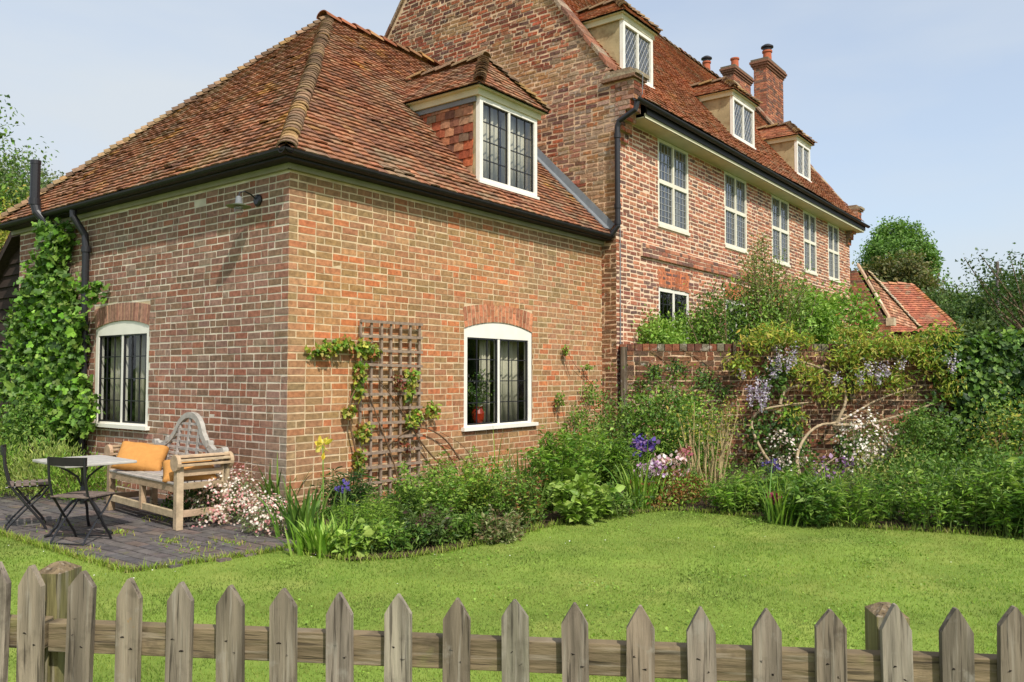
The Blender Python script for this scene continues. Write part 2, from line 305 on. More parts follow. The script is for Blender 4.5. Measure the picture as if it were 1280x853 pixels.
def lcol(p, c):
    old = ((p[:, 1] > 2.2 + .5 * vn(p * 2, 5)) & (p[:, 2] > 2.0))[:, None]; c = np.where(old, c * .80 + s(120, 100, 70) * .1, c); m_ = c.mean(0); c = m_ + (c - m_) * .8; w2 = np.clip((vn(p * 2.6, 17) * .5 + vn(p * 9, 18) * .5 - .6) * 6, 0, 1)[:, None] * .22; c = c * (1 - w2) + s(186, 172, 154) * w2
    lo = np.clip((1.5 - p[:, 2]) / 1.2, 0, 1)[:, None] * .5; c = c * (1 - lo) + c * np.array([1.18, 1.0, .78]) * lo
    q = (np.exp(-(p[:, 1] / .25) ** 2) * np.clip((1.6 - p[:, 2]) / 1.0, 0, 1))[:, None] * .6; return c * (1 - q) + s(150, 146, 132) * q
bricks(g, FL, lambda z: (.0, WDEP), 0, EZ, H_L, LEFT, d=.003, colfn=lcol, joint=.0118)
backing(g, FL, 0, WDEP, 0, EZ + .1, H_L, mi=2)
for i in range(47):                 # staggered quoins close the corner
    pass
FB = Fr((0, WDEP, 0), (1, 0, 0), (0, 1, 0)); bricks(g, FB, lambda z: (0, WLEN), 0, EZ, (), LEFT); backing(g, FB, 0, WLEN, 0, EZ + .1, ())
arch_bricks(g, FR, 2.675, 4.105, 2.015, 2.27, .105, .075, cols=[s(182, 118, 86), s(172, 116, 88), s(188, 128, 94)])
arch_bricks(g, FL, 2.60, 3.89, 2.015, 2.25, .08, .06, cols=[s(156, 114, 98), s(148, 114, 98), s(162, 122, 104)], halves=False, nb=20)
g.build('brick_wall', [M_brick, M_mortar, M_mortar_l], wing)

def interior(fr, a0, a1, z0, z1, parent, depth=1.6, name='dark_interior'):
    g = G(); q = lambda a, z, d: fr.P(a, z, d); e = .35
    a0 -= e; a1 += e; z0_ = z0 - .1; z1 += .2
    P = [q(a0, z0_, -.13), q(a1, z0_, -.13), q(a1, z1, -.13), q(a0, z1, -.13), q(a0, z0_, -depth), q(a1, z0_, -depth), q(a1, z1, -depth), q(a0, z1, -depth)]
    g.add(P, [(4, 5, 6, 7), (0, 1, 5, 4), (1, 2, 6, 5), (2, 3, 7, 6), (3, 0, 4, 7)]); g.build(name, M_dark, parent)
def casement(fr, win, a0, a1, z0, z1, cols_, rows, dd=-.035, bar=.012, mt=M_black, gl=M_glass, edge=.02, diamonds=False):
    g = G(); t = bar / 2
    if edge:
        for b in ((a0, a0 + edge, z0, z1), (a1 - edge, a1, z0, z1), (a0 + edge, a1 - edge, z0, z0 + edge), (a0 + edge, a1 - edge, z1 - edge, z1)): fr.box(g, *b, dd - .012, dd + .012)
    if diamonds:
        W_, H_ = a1 - a0, z1 - z0; st = W_ / 4; sl = 1.45
        for sg in (1, -1):
            for k in range(-14, 16):
                p = []; b = k * st * sl * 1.0
                for a in (0, W_): p.append((a, b + sg * a * sl))
                # clip to rect
                (x0, y0), (x1, y1) = p; dy = y1 - y0; ts = sorted([(0 - y0) / dy, (H_ - y0) / dy]); t0, t1 = max(0, ts[0]), min(1, ts[1])
                if t1 - t0 < .03: continue
                A = fr.P(a0 + x0 + (x1 - x0) * t0, z0 + y0 + dy * t0, dd); B_ = fr.P(a0 + x0 + (x1 - x0) * t1, z0 + y0 + dy * t1, dd); g.tube([A, B_], .0055, seg=4)
    else:
        for i in range(1, cols_): a = a0 + (a1 - a0) * i / cols_; fr.box(g, a - t, a + t, z0 + edge, z1 - edge, dd - .006, dd + .008)
        for i in range(1, rows): z = z0 + (z1 - z0) * i / rows; fr.box(g, a0 + edge, a1 - edge, z - t, z + t, dd - .005, dd + .007)
    g.build('glazing_bars', mt, win)
    g = G(); n = 0                  # small individually tilted panes
    if diamonds: cells = [(a0 + (a1 - a0) * i / 4, a0 + (a1 - a0) * (i + 1) / 4, z0 + (z1 - z0) * j / 6, z0 + (z1 - z0) * (j + 1) / 6) for i in range(4) for j in range(6)]
    else: cells = [(a0 + (a1 - a0) * i / cols_, a0 + (a1 - a0) * (i + 1) / cols_, z0 + (z1 - z0) * j / rows, z0 + (z1 - z0) * (j + 1) / rows) for i in range(cols_) for j in range(rows)]
    for c0, c1, y0, y1 in cells:
        tl = [random.uniform(-.0022, .0022) for _ in range(3)]
        g.add([fr.P(c0, y0, dd - .002 + tl[0]), fr.P(c1, y0, dd - .002 + tl[1]), fr.P(c1, y1, dd - .002 + tl[2]), fr.P(c0, y1, dd - .002 + tl[0] + tl[2] - tl[1])], [(0, 1, 2, 3)])
    g.build('pane', gl, win)
def cottage_window(fr, H, oz0, oz1, head, sill_z, cols_=3, rows=4):
    a0, a1 = H[0], H[1]; g = G(); j = .078; d0, d1 = -.085, -.012
    fr.box(g, a0 + .003, a0 + j, sill_z, oz1, d0, d1); fr.box(g, a1 - j, a1 - .003, sill_z, oz1, d0, d1)
    fr.box(g, (a0 + a1) / 2 - .022, (a0 + a1) / 2 + .022, oz0, oz1, d0, d1 - .008)
    P = [fr.P(a0 + .003, oz1, d0), fr.P(a1 - .003, oz1, d0)] + [fr.P(a1 - .003 - (a1 - a0 - .006) * t, 2.008 + head * (1 - (2 * t - 1) ** 2), d0) for t in np.linspace(0, 1, 13)]
    g.prism(P, fr.n * (d1 - d0))
    win = g.build('window', M_paint, wing)
    gm = G(); Q = [fr.P(a0, 2.335, -.07), fr.P(a1, 2.335, -.07)] + [fr.P(a1 - (a1 - a0) * t, 2.012 + head * (1 - (2 * t - 1) ** 2), -.07) for t in np.linspace(0, 1, 13)]; gm.prism(Q, fr.n * .0685); gm.build('arch_backing', M_mortar, wing)
    g = G(); fr.box(g, a0 - .05, a1 + .07, sill_z - .045, sill_z, -.06, .055); fr.box(g, a0 + .07, a1 - .07, sill_z, oz0, d0, d1 - .004); g.build('sill', M_paint, win)
    mid = (a0 + a1) / 2
    casement(fr, win, a0 + j, mid - .022, oz0, oz1, cols_, rows); casement(fr, win, mid + .022, a1 - j, oz0, oz1, cols_, rows)
    interior(fr, a0, a1, sill_z, 2.0, wing, 2.2)
    return win
cottage_window(FR, H_R[0], .795, 1.90, .10, .775); cottage_window(FL, H_L[0], .845, 1.92, .08, .825)

# eaves: board, gutter
g = G()
for fr, ln, nm in ((FR, WLEN, 0), (FL, WDEP + .2, 0)):
    fr.box(g, -.04, ln, 3.465, 3.522, .0, .045)
g.build('eaves_board', M_board, wing)
def gutter(g, A, B, r=.055):
    A, B = np.array(A, float), np.array(B, float); T = unit(B - A); n = np.cross(T, UP); V = []; k = 9
    for P in (A, B):
        for rr in (r, r - .008):
            for i in range(k):
                t = math.pi * i / (k - 1); V.append(P + n * rr * math.cos(t) - UP * rr * math.sin(t))
    F = []
    for i in range(k - 1):
        F += [(i, i + 1, 2 * k + i + 1, 2 * k + i), (k + i + 1, k + i, 3 * k + i, 3 * k + i + 1), (i, k + i, k + i + 1, i + 1)]
    F += [(0, 2 * k, 3 * k, k), (k - 1, 2 * k - 1, 4 * k - 1, 3 * k - 1)]; g.add(V, F)
g = G(); gutter(g, (-.262, -.205, 3.60), (WLEN - .06, -.205, 3.59)); gutter(g, (-.205, WDEP + .22, 3.58), (-.205, -.262, 3.60)); FR.box(g, -.18, WLEN, 3.524, 3.55, .0, .18); FL.box(g, -.0, WDEP + .2, 3.524, 3.55, .0, .18); g.build('gutter', M_gut, wing)  # the two boxes are soffit boards, eaves shadow put into their black colour
g = G(); g.tube([(-.2, 4.12, 3.53), (-.2, 4.12, 3.45), (-.08, 4.05, 3.22), (-.075, 4.03, 3.05), (-.075, 4.03, .25)], .044, seg=12)
for z in (3.0, 1.6): g.lathe((-.075, 4.03, z), [(.056, 0), (.056, .07)])
g.build('downpipe', M_black, wing, smooth=False)
g = G(); g.tube([(-.05, 4.74, 3.25), (-.16, 4.88, 3.42), (-.27, 5.0, 3.60), (-.29, 5.03, 3.72), (-.29, 5.03, 4.26)], .062, seg=14); g.lathe((-.29, 5.03, 3.70), [(.073, 0), (.073, .09)]); g.lathe((-.29, 5.03, 4.25), [(.066, 0), (.066, .05)]); g.build('flue_pipe', M_black, wing)

# roof tiles ---------------------------------------------------------
T_WING = [s(154, 104, 76), s(144, 96, 72), s(162, 110, 80), s(132, 92, 72), s(150, 110, 84), s(120, 88, 72), s(158, 122, 94)]
T_MAIN = [s(164, 108, 78), s(152, 98, 72), s(172, 114, 82), s(142, 94, 72), s(162, 118, 88)]
def tiles(g, fr_o, u, v, nrm, span, length, gauge=.095, wid=.162, cols_=T_WING, lich=.5, clip=None, lift=.036, mi=0):
    """courses run along u, climb along v"""
    o, u, v, nrm = (np.array(q, float) for q in (fr_o, u, v, nrm)); R = []; k = 0; t = 0
    while t < length:
        x0, x1 = span(min(t + gauge * .5, length)); a = x0 - (wid / 2 if k % 2 else 0) + random.uniform(-.012, .012)
        while a < x1:
            b0, b1 = max(a, x0), min(a + wid - .004, x1); a += wid
            if b1 - b0 < .02: continue
            if clip and clip((b0 + b1) / 2, t): continue
            R.append((b0, b1, t, min(t + gauge * 1.35, length + .03)))
        t += gauge; k += 1
    R = np.array(R); n = len(R)
    sag = lambda a: (vn(np.c_[a * .35, R[:, 2] * .5, np.zeros(n)], 9) - .5) * .05
    lf = lift + rng.normal(0, .0025, n) + (rng.random(n) < .04) * .01; sk = rng.normal(0, .003, n); sg_ = sag((R[:, 0] + R[:, 1]) / 2)
    def p(a, t_, h): return o + a[:, None] * u + t_[:, None] * v + h[:, None] * nrm
    th = .013; z = np.zeros(n)
    V = np.stack([p(R[:, 0], R[:, 2] + sk, sg_ + lf), p(R[:, 1], R[:, 2] + sk + rng.normal(0, .003, n), sg_ + lf + rng.normal(0, .003, n)), p(R[:, 1], R[:, 3], sg_ + lf * .25), p(R[:, 0], R[:, 3], sg_ + lf * .25),
                  p(R[:, 0], R[:, 2] + sk, sg_ + lf - th), p(R[:, 1], R[:, 2] + sk, sg_ + lf - th), p(R[:, 1], R[:, 3], sg_ + lf * .25 - th), p(R[:, 0], R[:, 3], sg_ + lf * .25 - th),
                  p((R[:, 0] + R[:, 1]) / 2, R[:, 2] + sk, sg_ + lf + .006), p((R[:, 0] + R[:, 1]) / 2, R[:, 3], sg_ + lf * .25 + .004)], 1)
    F = [(0, 8, 9, 3), (8, 1, 2, 9), (4, 5, 1, 8, 0), (5, 6, 2, 1), (7, 4, 0, 3)]
    if np.cross(u, v) @ nrm < 0: F = [f[::-1] for f in F]
    c = pal(cols_, n, jit=.07, wild=.02); m_ = c.mean(0); c = m_ + (c - m_) * .85; q = V.mean(1)
    c = c * (.70 + .60 * (vn(q * .9, 21) * .6 + vn(q * 2.7, 22) * .4)[:, None])
    l = np.clip((vn(q * 2.6, 33) * .6 + vn(q * 9, 34) * .4 - (.74 - .06 * lich)) * 9, 0, 1)[:, None] * lich
    c = c * (1 - l) + s(186, 142, 66) * l
    gr = np.clip((vn(q * 2.1, 43) * .5 + vn(q * 14, 44) * .5 - .60) * 8, 0, 1)[:, None] * .55; c = c * (1 - gr) + s(140, 128, 104) * gr
    g.batch(V, F, c, mi)
def deck(g, P, mi=0, c=(.06, .04, .03)): g.add(P, [tuple(range(len(P)))], c, mi)
def saddle_row(g, A, B, r=.11, step=.105, cols_=None, up=None, lift=.035, flat=.75, L_=1.5):
    A, B = np.array(A, float), np.array(B, float); T = unit(B - A); sd_ = unit(np.cross(T, UP)); n_ = unit(np.cross(sd_, T)); N_ = int(np.linalg.norm(B - A) / step); k = 9
    cols_ = cols_ if cols_ is not None else [s(134, 108, 84), s(122, 100, 78), s(142, 118, 88), s(114, 92, 74)]
    V = []
    for i in range(N_):
        P0 = A + T * step * i; P1 = P0 + T * step * L_; jr = 1 + random.gauss(0, .05); jx = random.gauss(0, .006)
        ring = []
        for P, rr, lf in ((P0, r * jr, lift), (P1, r * .86, lift * .2), (P0, (r - .014) * jr, lift)):
            for j in range(k):
                t = math.pi * (j / (k - 1)) ; ring.append(P + sd_ * (rr * math.cos(t) + jx) + n_ * (rr * flat * math.sin(t) + lf - .03))
        V.append(ring)
    F = []
    for j in range(k - 1): F += [(j, j + 1, k + j + 1, k + j), (j + 1, j, 2 * k + j, 2 * k + j + 1)]
    V = np.array(V); c = pal(cols_, N_, jit=.16); q = V.mean(1); l = (vn(q * 4, 5) > .66)[:, None] * .28; c = c * (1 - l) + s(176, 138, 62) * l
    g.batch(V, F, c)
E0 = -EAVE; hx = 3.15 + EAVE; rise = RZ - 3.60
SL = math.hypot(hx, rise); vL = np.array([hx, 0, rise]) / SL; nL = np.array([-rise, 0, hx]) / SL
SR = math.hypot(RY + EAVE, rise); vR = np.array([0, RY + EAVE, rise]) / SR; nR = np.array([0, -rise, RY + EAVE]) / SR
gr_ = G(); YB = WDEP + EAVE; SB = math.hypot(YB - RY, rise); vBk = np.array([0, -(YB - RY), rise]) / SB; nBk = np.array([0, rise, YB - RY]) / SB
tiles(gr_, (E0 - .03, 0, 3.585), (0, 1, 0), vL, nL, lambda t: (E0 + t / SL * (RY + EAVE), YB - t / SL * (YB - RY)), SL)
DX0, DX1, DY = 3.03, 4.44, .125         # wing dormer
kR = rise / (RY + EAVE)
def dclip(a, t):
    y = E0 + t * vR[1]; return (DX0 + .05 < a < DX1 - .05) and (DY + .02 < y < 1.25)
tiles(gr_, (0, E0 - .03, 3.585), (1, 0, 0), vR, nR, lambda t: (E0 + t / SR * hx, WLEN), SR, clip=dclip)
tiles(gr_, (0, YB + .03, 3.585), (1, 0, 0), vBk, nBk, lambda t: (E0 + t / SB * hx, WLEN), SB)
ap = (3.15, RY, RZ); re = (WLEN, RY, RZ)
c00, c01, c10, c11 = (E0, E0, 3.585), (E0, YB, 3.585), (WLEN, E0, 3.585), (WLEN, YB, 3.585)
deck(gr_, [c00, c01, ap]); 
dk = lambda x, y: (x, y, 3.585 + (y - E0) * kR)
deck(gr_, [c00, dk(DX0, E0), dk(DX0, 1.6), ap]); deck(gr_, [dk(DX0, E0), dk(DX1, E0), dk(DX1, DY), dk(DX0, DY)]); deck(gr_, [dk(DX1, E0), c10, re, dk(DX1, 1.6)]); deck(gr_, [ap, dk(DX0, 1.6), dk(DX1, 1.6), re]); deck(gr_, [c01, ap, re, c11])
wroof = gr_.build('roof', M_tile, wing)
g = G(); saddle_row(g, (E0 + .0, E0 + .0, 3.615), (3.15, RY, RZ + .03), r=.095, step=.09, lift=.020, L_=2.0); saddle_row(g, (E0, YB, 3.63), (3.15, RY, RZ + .03), r=.12, lift=.035); g.build('hip_tiles', M_tile, wroof)
g = G(); saddle_row(g, (3.02, RY, RZ + .03), (WLEN, RY, RZ + .05), r=.13, step=.30, lift=.03, L_=1.03, cols_=[s(150, 96, 70), s(140, 104, 76), s(160, 120, 84)]); g.build('ridge_tiles', M_tile, wroof)
# lead flashing up the gable
g = G(); a = np.array([FGX - .028, -.16, 3.68]); b = np.array([FGX - .028, RY, RZ + .08]); nn = np.array([0, -rise, RY + EAVE]); nn = nn / np.linalg.norm(nn)
g.obox(a, b - a, nn * .13, (.008, 0, 0)); g.obox(a - np.array([.14, 0, -.01]) , b - a, (.15, 0, 0), nn * .02); g.build('lead_flashing', M_lead, wing)

# dormers -------------------------------------------------------------
def dormer(house, x0, x1, yf, zs, zh, ridge_z, slope, e0y, e0z, kind, ov=.10, tile_cols=T_WING):
    """front at y=yf; roof plane z=e0z+slope*(y-e0y)"""
    yr = lambda z: e0y + (z - e0z) / slope
    fr = Fr((0, yf, 0), (1, 0, 0), (0, -1, 0)); zr = lambda y: e0z + slope * (y - e0y)
    g = G(); eav = zh + .10
    for X, sgn in ((x0, -1), (x1, 1)):                  # cheeks
        P = [(X, yf, zr(yf) - .1), (X, yf, eav), (X, yr(eav) + .1, eav), (X, yf + .25, zr(yf + .25) - .12)]
        g.prism(P, (.03 * sgn * -1, 0, 0), c=(.3, .2, .15))
    g.box((x0 - ov * .55, yf - ov * .5, zh), (x1 + ov * .55, yf + .02, eav - .012), mi=1)
    for X in (x0 - ov * .55, x1 + ov * .55 - .03): g.box((X, yf + .02, zh), (X + .03, yr(zh) + .05, eav - .012), mi=1)
    g.box((x0 - ov, yf - ov, eav - .012), (x1 + ov, yr(eav), eav + .004), mi=1)
    root = g.build('dormer', [M_plaster, M_cream], house)
    if kind == 'tile':                                   # tile hung cheek
        g = G(); 
        tiles(g, (x0 - .004, yf + .08, zs - .02), (0, 1, 0), (0, 0, 1), (-1, 0, 0), lambda t: (0, max(.04, yr(zs + t + .06) - yf - .08)), zh - zs - .04, gauge=.115, wid=.165, cols_=[s(168, 88, 58), s(150, 80, 56), s(124, 76, 60), s(178, 128, 96), s(96, 70, 60), s(176, 98, 62)], lich=.0, lift=.022)
        g.build('cheek_tiles', M_tile, root)
        g = G(); P = [(x0 - .035, yf + .02, zh - .07), (x0 - .035, yf + .02, zh - .005), (x0 - .035, yr(zh) + .02, zh - .005), (x0 - .035, yr(zh) - .07, zh - .07)]; g.prism(P, (.03, 0, 0)); g.build('lead_flashing', M_lead, root)
    # frame
    fwid = .062; g = G(); d0, d1 = -.03, .035
    fr.box(g, x0 - .005, x0 + fwid, zs, zh, d0, d1); fr.box(g, x1 - fwid, x1 + .005, zs, zh, d0, d1); fr.box(g, x0 + fwid, x1 - fwid, zh - fwid, zh, d0, d1); fr.box(g, x0 + fwid, x1 - fwid, zs, zs + .05, d0, d1); mid = (x0 + x1) / 2; fr.box(g, mid - .02, mid + .02, zs + .05, zh - fwid, d0, d1 - .005)
    fr.box(g, x0 - .03, x1 + .03, zs - .035, zs, -.03, .06); win = g.build('window_frame', M_paint, root)
    for a, b in ((x0 + fwid, mid - .02), (mid + .02, x1 - fwid)):
        fake = root
        if kind == 'tile': casement(fr, root, a, b, zs + .05, zh - fwid, 3, 4, dd=.0, bar=.014, gl=M_glass_d, edge=.014)
        else: casement(fr, root, a, b, zs + .05, zh - fwid, 3, 4, dd=.0, mt=M_leadbar, gl=M_glass_up, edge=.0, diamonds=True)
    g = G(); g.box((x0 + .05, yf + .5, zs), (x1 - .05, yf + .52, zh)); g.build('dark_interior', M_dark, root)
    # hipped roof
    cx = (x0 + x1) / 2; hw = (x1 - x0) / 2 + ov + .03; rs = ridge_z - eav; ya = yf - ov - .03 + hw * .72; yback = yr(ridge_z) + .1
    g = G(); sl = math.hypot(hw, rs); ef = yf - ov - .03
    for sgn in (-1, 1):
        v = np.array([-sgn * hw, 0, rs]) / sl; n_ = np.array([sgn * rs, 0, hw]) / sl
        tiles(g, (cx + sgn * hw, 0, eav), (0, 1, 0), v, n_, lambda t: (ef + (ya - ef) * t / sl, yr(eav + rs * t / sl) + .06), sl, gauge=.085, cols_=tile_cols, lich=.55, lift=.026)
        deck(g, [(cx + sgn * hw, ef, eav), (cx + sgn * hw, yr(eav) + .1, eav), (cx, yback, ridge_z), (cx, ya, ridge_z)])
    slf = math.hypot(ya - ef, rs); v = np.array([0, ya - ef, rs]) / slf; n_ = np.array([0, -rs, ya - ef]) / slf
    tiles(g, (0, ef, eav), (1, 0, 0), v, n_, lambda t: (cx - hw * (1 - t / slf), cx + hw * (1 - t / slf)), slf, gauge=.085, cols_=tile_cols, lich=.4, lift=.026)
    deck(g, [(cx - hw, ef, eav), (cx + hw, ef, eav), (cx, ya, ridge_z)])
    rf = g.build('dormer_roof', M_tile, root)
    g = G(); st = .10
    for sgn in (-1, 1): saddle_row(g, (cx + sgn * hw, ef, eav + .03), (cx, ya, ridge_z + .03), r=.085, step=st, lift=.04)
    saddle_row(g, (cx, ya - .05, ridge_z + .03), (cx, yback, ridge_z + .04), r=.10, step=.3, L_=1.03, lift=.03); g.build('hip_tiles', M_tile, root)
    return root
wd = dormer(wing, 3.08, 4.36, DY, 3.96, 5.08, 5.86, kR, E0, 3.585, 'tile', ov=.12)

# ================================================================== THE MAIN HOUSE
house = thing('brick_house', 'tall old red brick house with steep gable, three plaster dormers and three chimneys', 'house', (FGX, -.26, 0))
HO = (FGX, -.26, 0)
XE = 19.15; MRY, MRZ, ME = 3.0, 10.15, -.60; ME_Z = 5.74; kM = (MRZ - ME_Z) / (MRY - ME)
WX = [(7.40, 8.60), (10.24, 11.40), (12.88, 14.03), (15.09, 16.09), (17.10, 18.11)]
WZ0, WZ1, WT = 3.94, 5.40, 4.74
H_M = [(a, b, WZ0, WZ1 + .08) for a, b in WX] + [(a, b, 1.95, 2.92) for a, b in WX]
g = G()
def mcol(p, c):
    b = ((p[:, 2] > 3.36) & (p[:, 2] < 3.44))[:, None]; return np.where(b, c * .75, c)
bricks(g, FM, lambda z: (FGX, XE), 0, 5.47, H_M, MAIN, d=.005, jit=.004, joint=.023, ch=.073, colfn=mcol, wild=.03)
backing(g, FM, FGX, XE, 0, 5.5, H_M, mi=1)
# string course
FS = Fr((0, -.30, 0), (1, 0, 0), (0, -1, 0)); bricks(g, FS, lambda z: (6.78, XE), 3.37, 3.37 + .215, (), MAIN, d=.008, ch=.073, joint=.013); FS.box(g, 6.78, XE, 3.37, 3.59, -.05, 0, mi=1)
for a, b in WX: 
    arch_bricks(g, FM, a + .02, b - .02, 2.94, 3.26, .0, .0, fan=.12, cols=[s(186, 108, 72), s(196, 120, 82)], nb=22, halves=False)
GZ = lambda z: ((z - 6.29) / 1.30 - .06)
def gspan(z):
    a = -.26 if z < 6.05 else max(-.26, (z - 6.45) / kM * .98 - .02)
    return a, 2 * MRY - a
def gcol(p, c):
    t = vn(p * 1.5, 51)[:, None]; y = np.clip((vn(p * np.array([1, 1.0, 2.2]), 52)[:, None] - .62) * 6, 0, 1) * .5
    c = c * (.75 + .5 * t); c = c * (1 - y) + s(176, 146, 98) * y
    w_ = np.clip(1 - np.hypot(p[:, 1] + .1, (p[:, 2] - 5.6) * .6) / 1.3, 0, 1)[:, None] * (vn(p * 7, 8)[:, None] > .42) * .7
    c = c * (1 - w_) + s(160, 148, 134) * w_; b = (np.clip((3.7 - p[:, 2]) / .3, 0, 1) * (p[:, 1] < .02))[:, None] * .6; return c * (1 - b) + s(104, 88, 64) * b * (.7 + .6 * t)
bricks(g, FG, gspan, 0, 10.35, (), GABLE, d=.007, jit=.005, joint=.023, ch=.074, colfn=gcol, wild=.05, big=.98, mi=2)
gp_ = [(-.26, 0), (-.26, 6.05), (-.05, 6.4), (MRY, MRZ + .28), (2 * MRY + .05, 6.4), (2 * MRY + .26, 6.05), (2 * MRY + .26, 0)]
g.add([FG.P(a, z) for a, z in gp_], [tuple(range(7))], mi=3)
g.add([(FGX + .32, a, z) for a, z in gp_], [tuple(range(7))], mi=3)
# rest of the shell: far gable and back
FF = Fr((XE, 0, 0), (0, 1, 0), (1, 0, 0)); g.add([FF.P(a, z) for a, z in gp_], [tuple(range(7))], mi=3); bricks(g, FF, gspan, 0, 9.9, (), MAIN, d=.01)
FK = Fr((0, 2 * MRY + .26, 0), (1, 0, 0), (0, 1, 0)); bricks(g, FK, lambda z: (FGX, XE), 0, 5.5, (), MAIN, d=.01, bond=.9); backing(g, FK, FGX, XE, 0, 5.5, ())
# kneelers, corbelled out in steps
for X0, X1 in ((FGX - .004, FGX + .34), (XE - .34, XE + .004)):
    for i, (dy, z0_) in enumerate(((.05, 5.10), (.11, 5.25), (.18, 5.40), (.26, 5.55), (.33, 5.70))):
        z1_ = 5.25 + .15 * i if i < 4 else 6.02
        f_ = Fr((X0, -.26, 0), (0, 1, 0), (-1, 0, 0)); g.box((X0 + .006, -.26 - dy, z0_), (X1, -.25, z1_), s(150, 130, 110), 3)
        bricks(g, f_, lambda z: (-dy, .0), z0_, z1_, (), GABLE, d=.010, jit=.004, colfn=gcol, mi=2)
        bricks(g, Fr((X0, -.26 - dy, 0), (1, 0, 0), (0, -1, 0)), lambda z: (0, X1 - X0), z0_, z1_, (), GABLE, d=.008, mi=2)
g.build('brick_wall', [M_brick, M_mortar_m, M_brick_old, M_mortar_old], house, HO)
# verge copings
for X0, X1 in ((FGX - .05, FGX + .34), (XE - .32, XE + .06)):
    g = G()
    for sg in (0, 1):
        y0, z0_, y1, z1_ = -.12, 6.30, MRY, MRZ + .30; n_ = int(math.hypot(y1 - y0, z1_ - z0_) / .23)
        for i in range(n_):
            a, b = i / n_, (i + 1) / n_ - .004; ya, yb = y0 + (y1 - y0) * a, y0 + (y1 - y0) * b
            if sg: ya, yb = 2 * MRY - ya, 2 * MRY - yb
            za, zb = z0_ + (z1_ - z0_) * a, z0_ + (z1_ - z0_) * b; j = random.gauss(0, .006); t = .085
            c = pal([s(140, 96, 76), s(150, 130, 110), s(160, 140, 112), s(122, 92, 76)], 1)[0]
            g.prism([(X0 + j, ya, za + j), (X0 + j, yb, zb + j), (X0 + j, yb, zb + t + j), (X0 + j, ya, za + t + j)], (X1 - X0, 0, 0), c)
    g.box((X0 - .03, -.64, 6.02), (X1, -.05, 6.07), s(128, 100, 80)); g.box((X0 - .01, -.67, 6.07), (X1 + .02, -.08, 6.13), s(150, 136, 112)); g.box((X0 + .02, -.55, 6.13), (X1, -.10, 6.19), s(140, 120, 98))
    g.build('verge_coping', M_brick_old, house, HO)
# eaves
g = G(); g.box((FGX + .34, -.60, 5.475), (XE + .25, -.262, 5.50)); g.box((FGX + .34, -.602, 5.475), (XE + .25, -.585, 5.55)); g.build('soffit', M_cream, house, HO)
g = G(); gutter(g, (FGX - .10, -.675, 5.67), (XE + .42, -.675, 5.67), r=.055); g.box((FGX + .36, -.625, 5.53), (XE + .30, -.603, 5.72)); g.build('gutter', M_gut, house, HO)
g = G(); px_, py_ = FGX - .075, -.335
g.tube([(px_ + .04, -.66, 5.62), (px_ + .03, -.64, 5.50), (px_ + .0, py_ - .03, 5.36), (px_, py_, 5.27), (px_, py_, 3.72), (px_ - .03, -.24, 3.60)], .042, seg=12)
for z in (5.1, 4.0, 3.75): g.lathe((px_, py_, z), [(.053, 0), (.053, .07)])
g.build('downpipe', M_black, house, HO)
g = G(); g.tube([(FGX + .03, -.60, 6.15), (FGX + .05, -.72, 6.05), (FGX + .06, -.70, 5.75), (FGX + .1, -.5, 5.55), (FGX + .08, -.30, 5.40), (FGX + .07, -.285, 4.6), (FGX + .09, -.285, 3.2), (FGX + .07, -.285, 0.9)], .008, seg=5); g.build('cable', M_lead, house, HO)
# roof
g = G(); SM = math.hypot(MRY - ME, MRZ - ME_Z); vM = np.array([0, MRY - ME, MRZ - ME_Z]) / SM; nM = np.array([0, -(MRZ - ME_Z), MRY - ME]) / SM
DM = [(6.42, 7.44), (10.98, 12.16), (15.0, 16.02)]; DYM = -.13
def mclip(a, t):
    y = ME + t * vM[1]; return any(p + .04 < a < q - .04 for p, q in DM) and DYM < y < .62
tiles(g, (0, ME - .03, ME_Z), (1, 0, 0), vM, nM, lambda t: (FGX + .30, XE - .3 if t > .75 else XE + .1), SM, cols_=T_MAIN, lich=.35, clip=mclip, gauge=.10)
tiles(g, (0, 2 * MRY - ME + .03, ME_Z), (1, 0, 0), vM * np.array([1, -1, 1]), nM * np.array([1, -1, 1]), lambda t: (FGX + .3, XE - .3), SM, cols_=T_MAIN, gauge=.2)
zz = lambda y: ME_Z + (y - ME) * kM
xs_ = [FGX + .3] + [v for q in DM for v in (q[0] + .02, q[1] - .02)] + [XE]
for i in range(len(xs_) - 1):
    P = lambda y0, y1: deck(g, [(xs_[i], y0, zz(y0)), (xs_[i + 1], y0, zz(y0)), (xs_[i + 1], y1, zz(y1)), (xs_[i], y1, zz(y1))])
    if i % 2: P(ME, DYM); P(.75, MRY)
    else: P(ME, MRY)
deck(g, [(FGX + .3, MRY, MRZ), (XE, MRY, MRZ), (XE, 2 * MRY - ME, ME_Z), (FGX + .3, 2 * MRY - ME, ME_Z)])
mroof = g.build('roof', M_tile, house, HO)
g = G(); saddle_row(g, (FGX + .3, MRY, MRZ + .03), (XE, MRY, MRZ + .03), r=.13, step=.30, L_=1.03, lift=.03, cols_=[s(130, 90, 70), s(120, 100, 80)]); g.build('ridge_tiles', M_tile, mroof, HO)
for x0, x1 in DM:
    r0 = set(o.name for o in bpy.data.objects); d_ = dormer(house, x0, x1, DYM, 6.36, 7.20, 7.76, kM, ME, ME_Z, 'plaster', ov=.09, tile_cols=T_MAIN)
    d_.location = (-HO[0], -HO[1], 0)
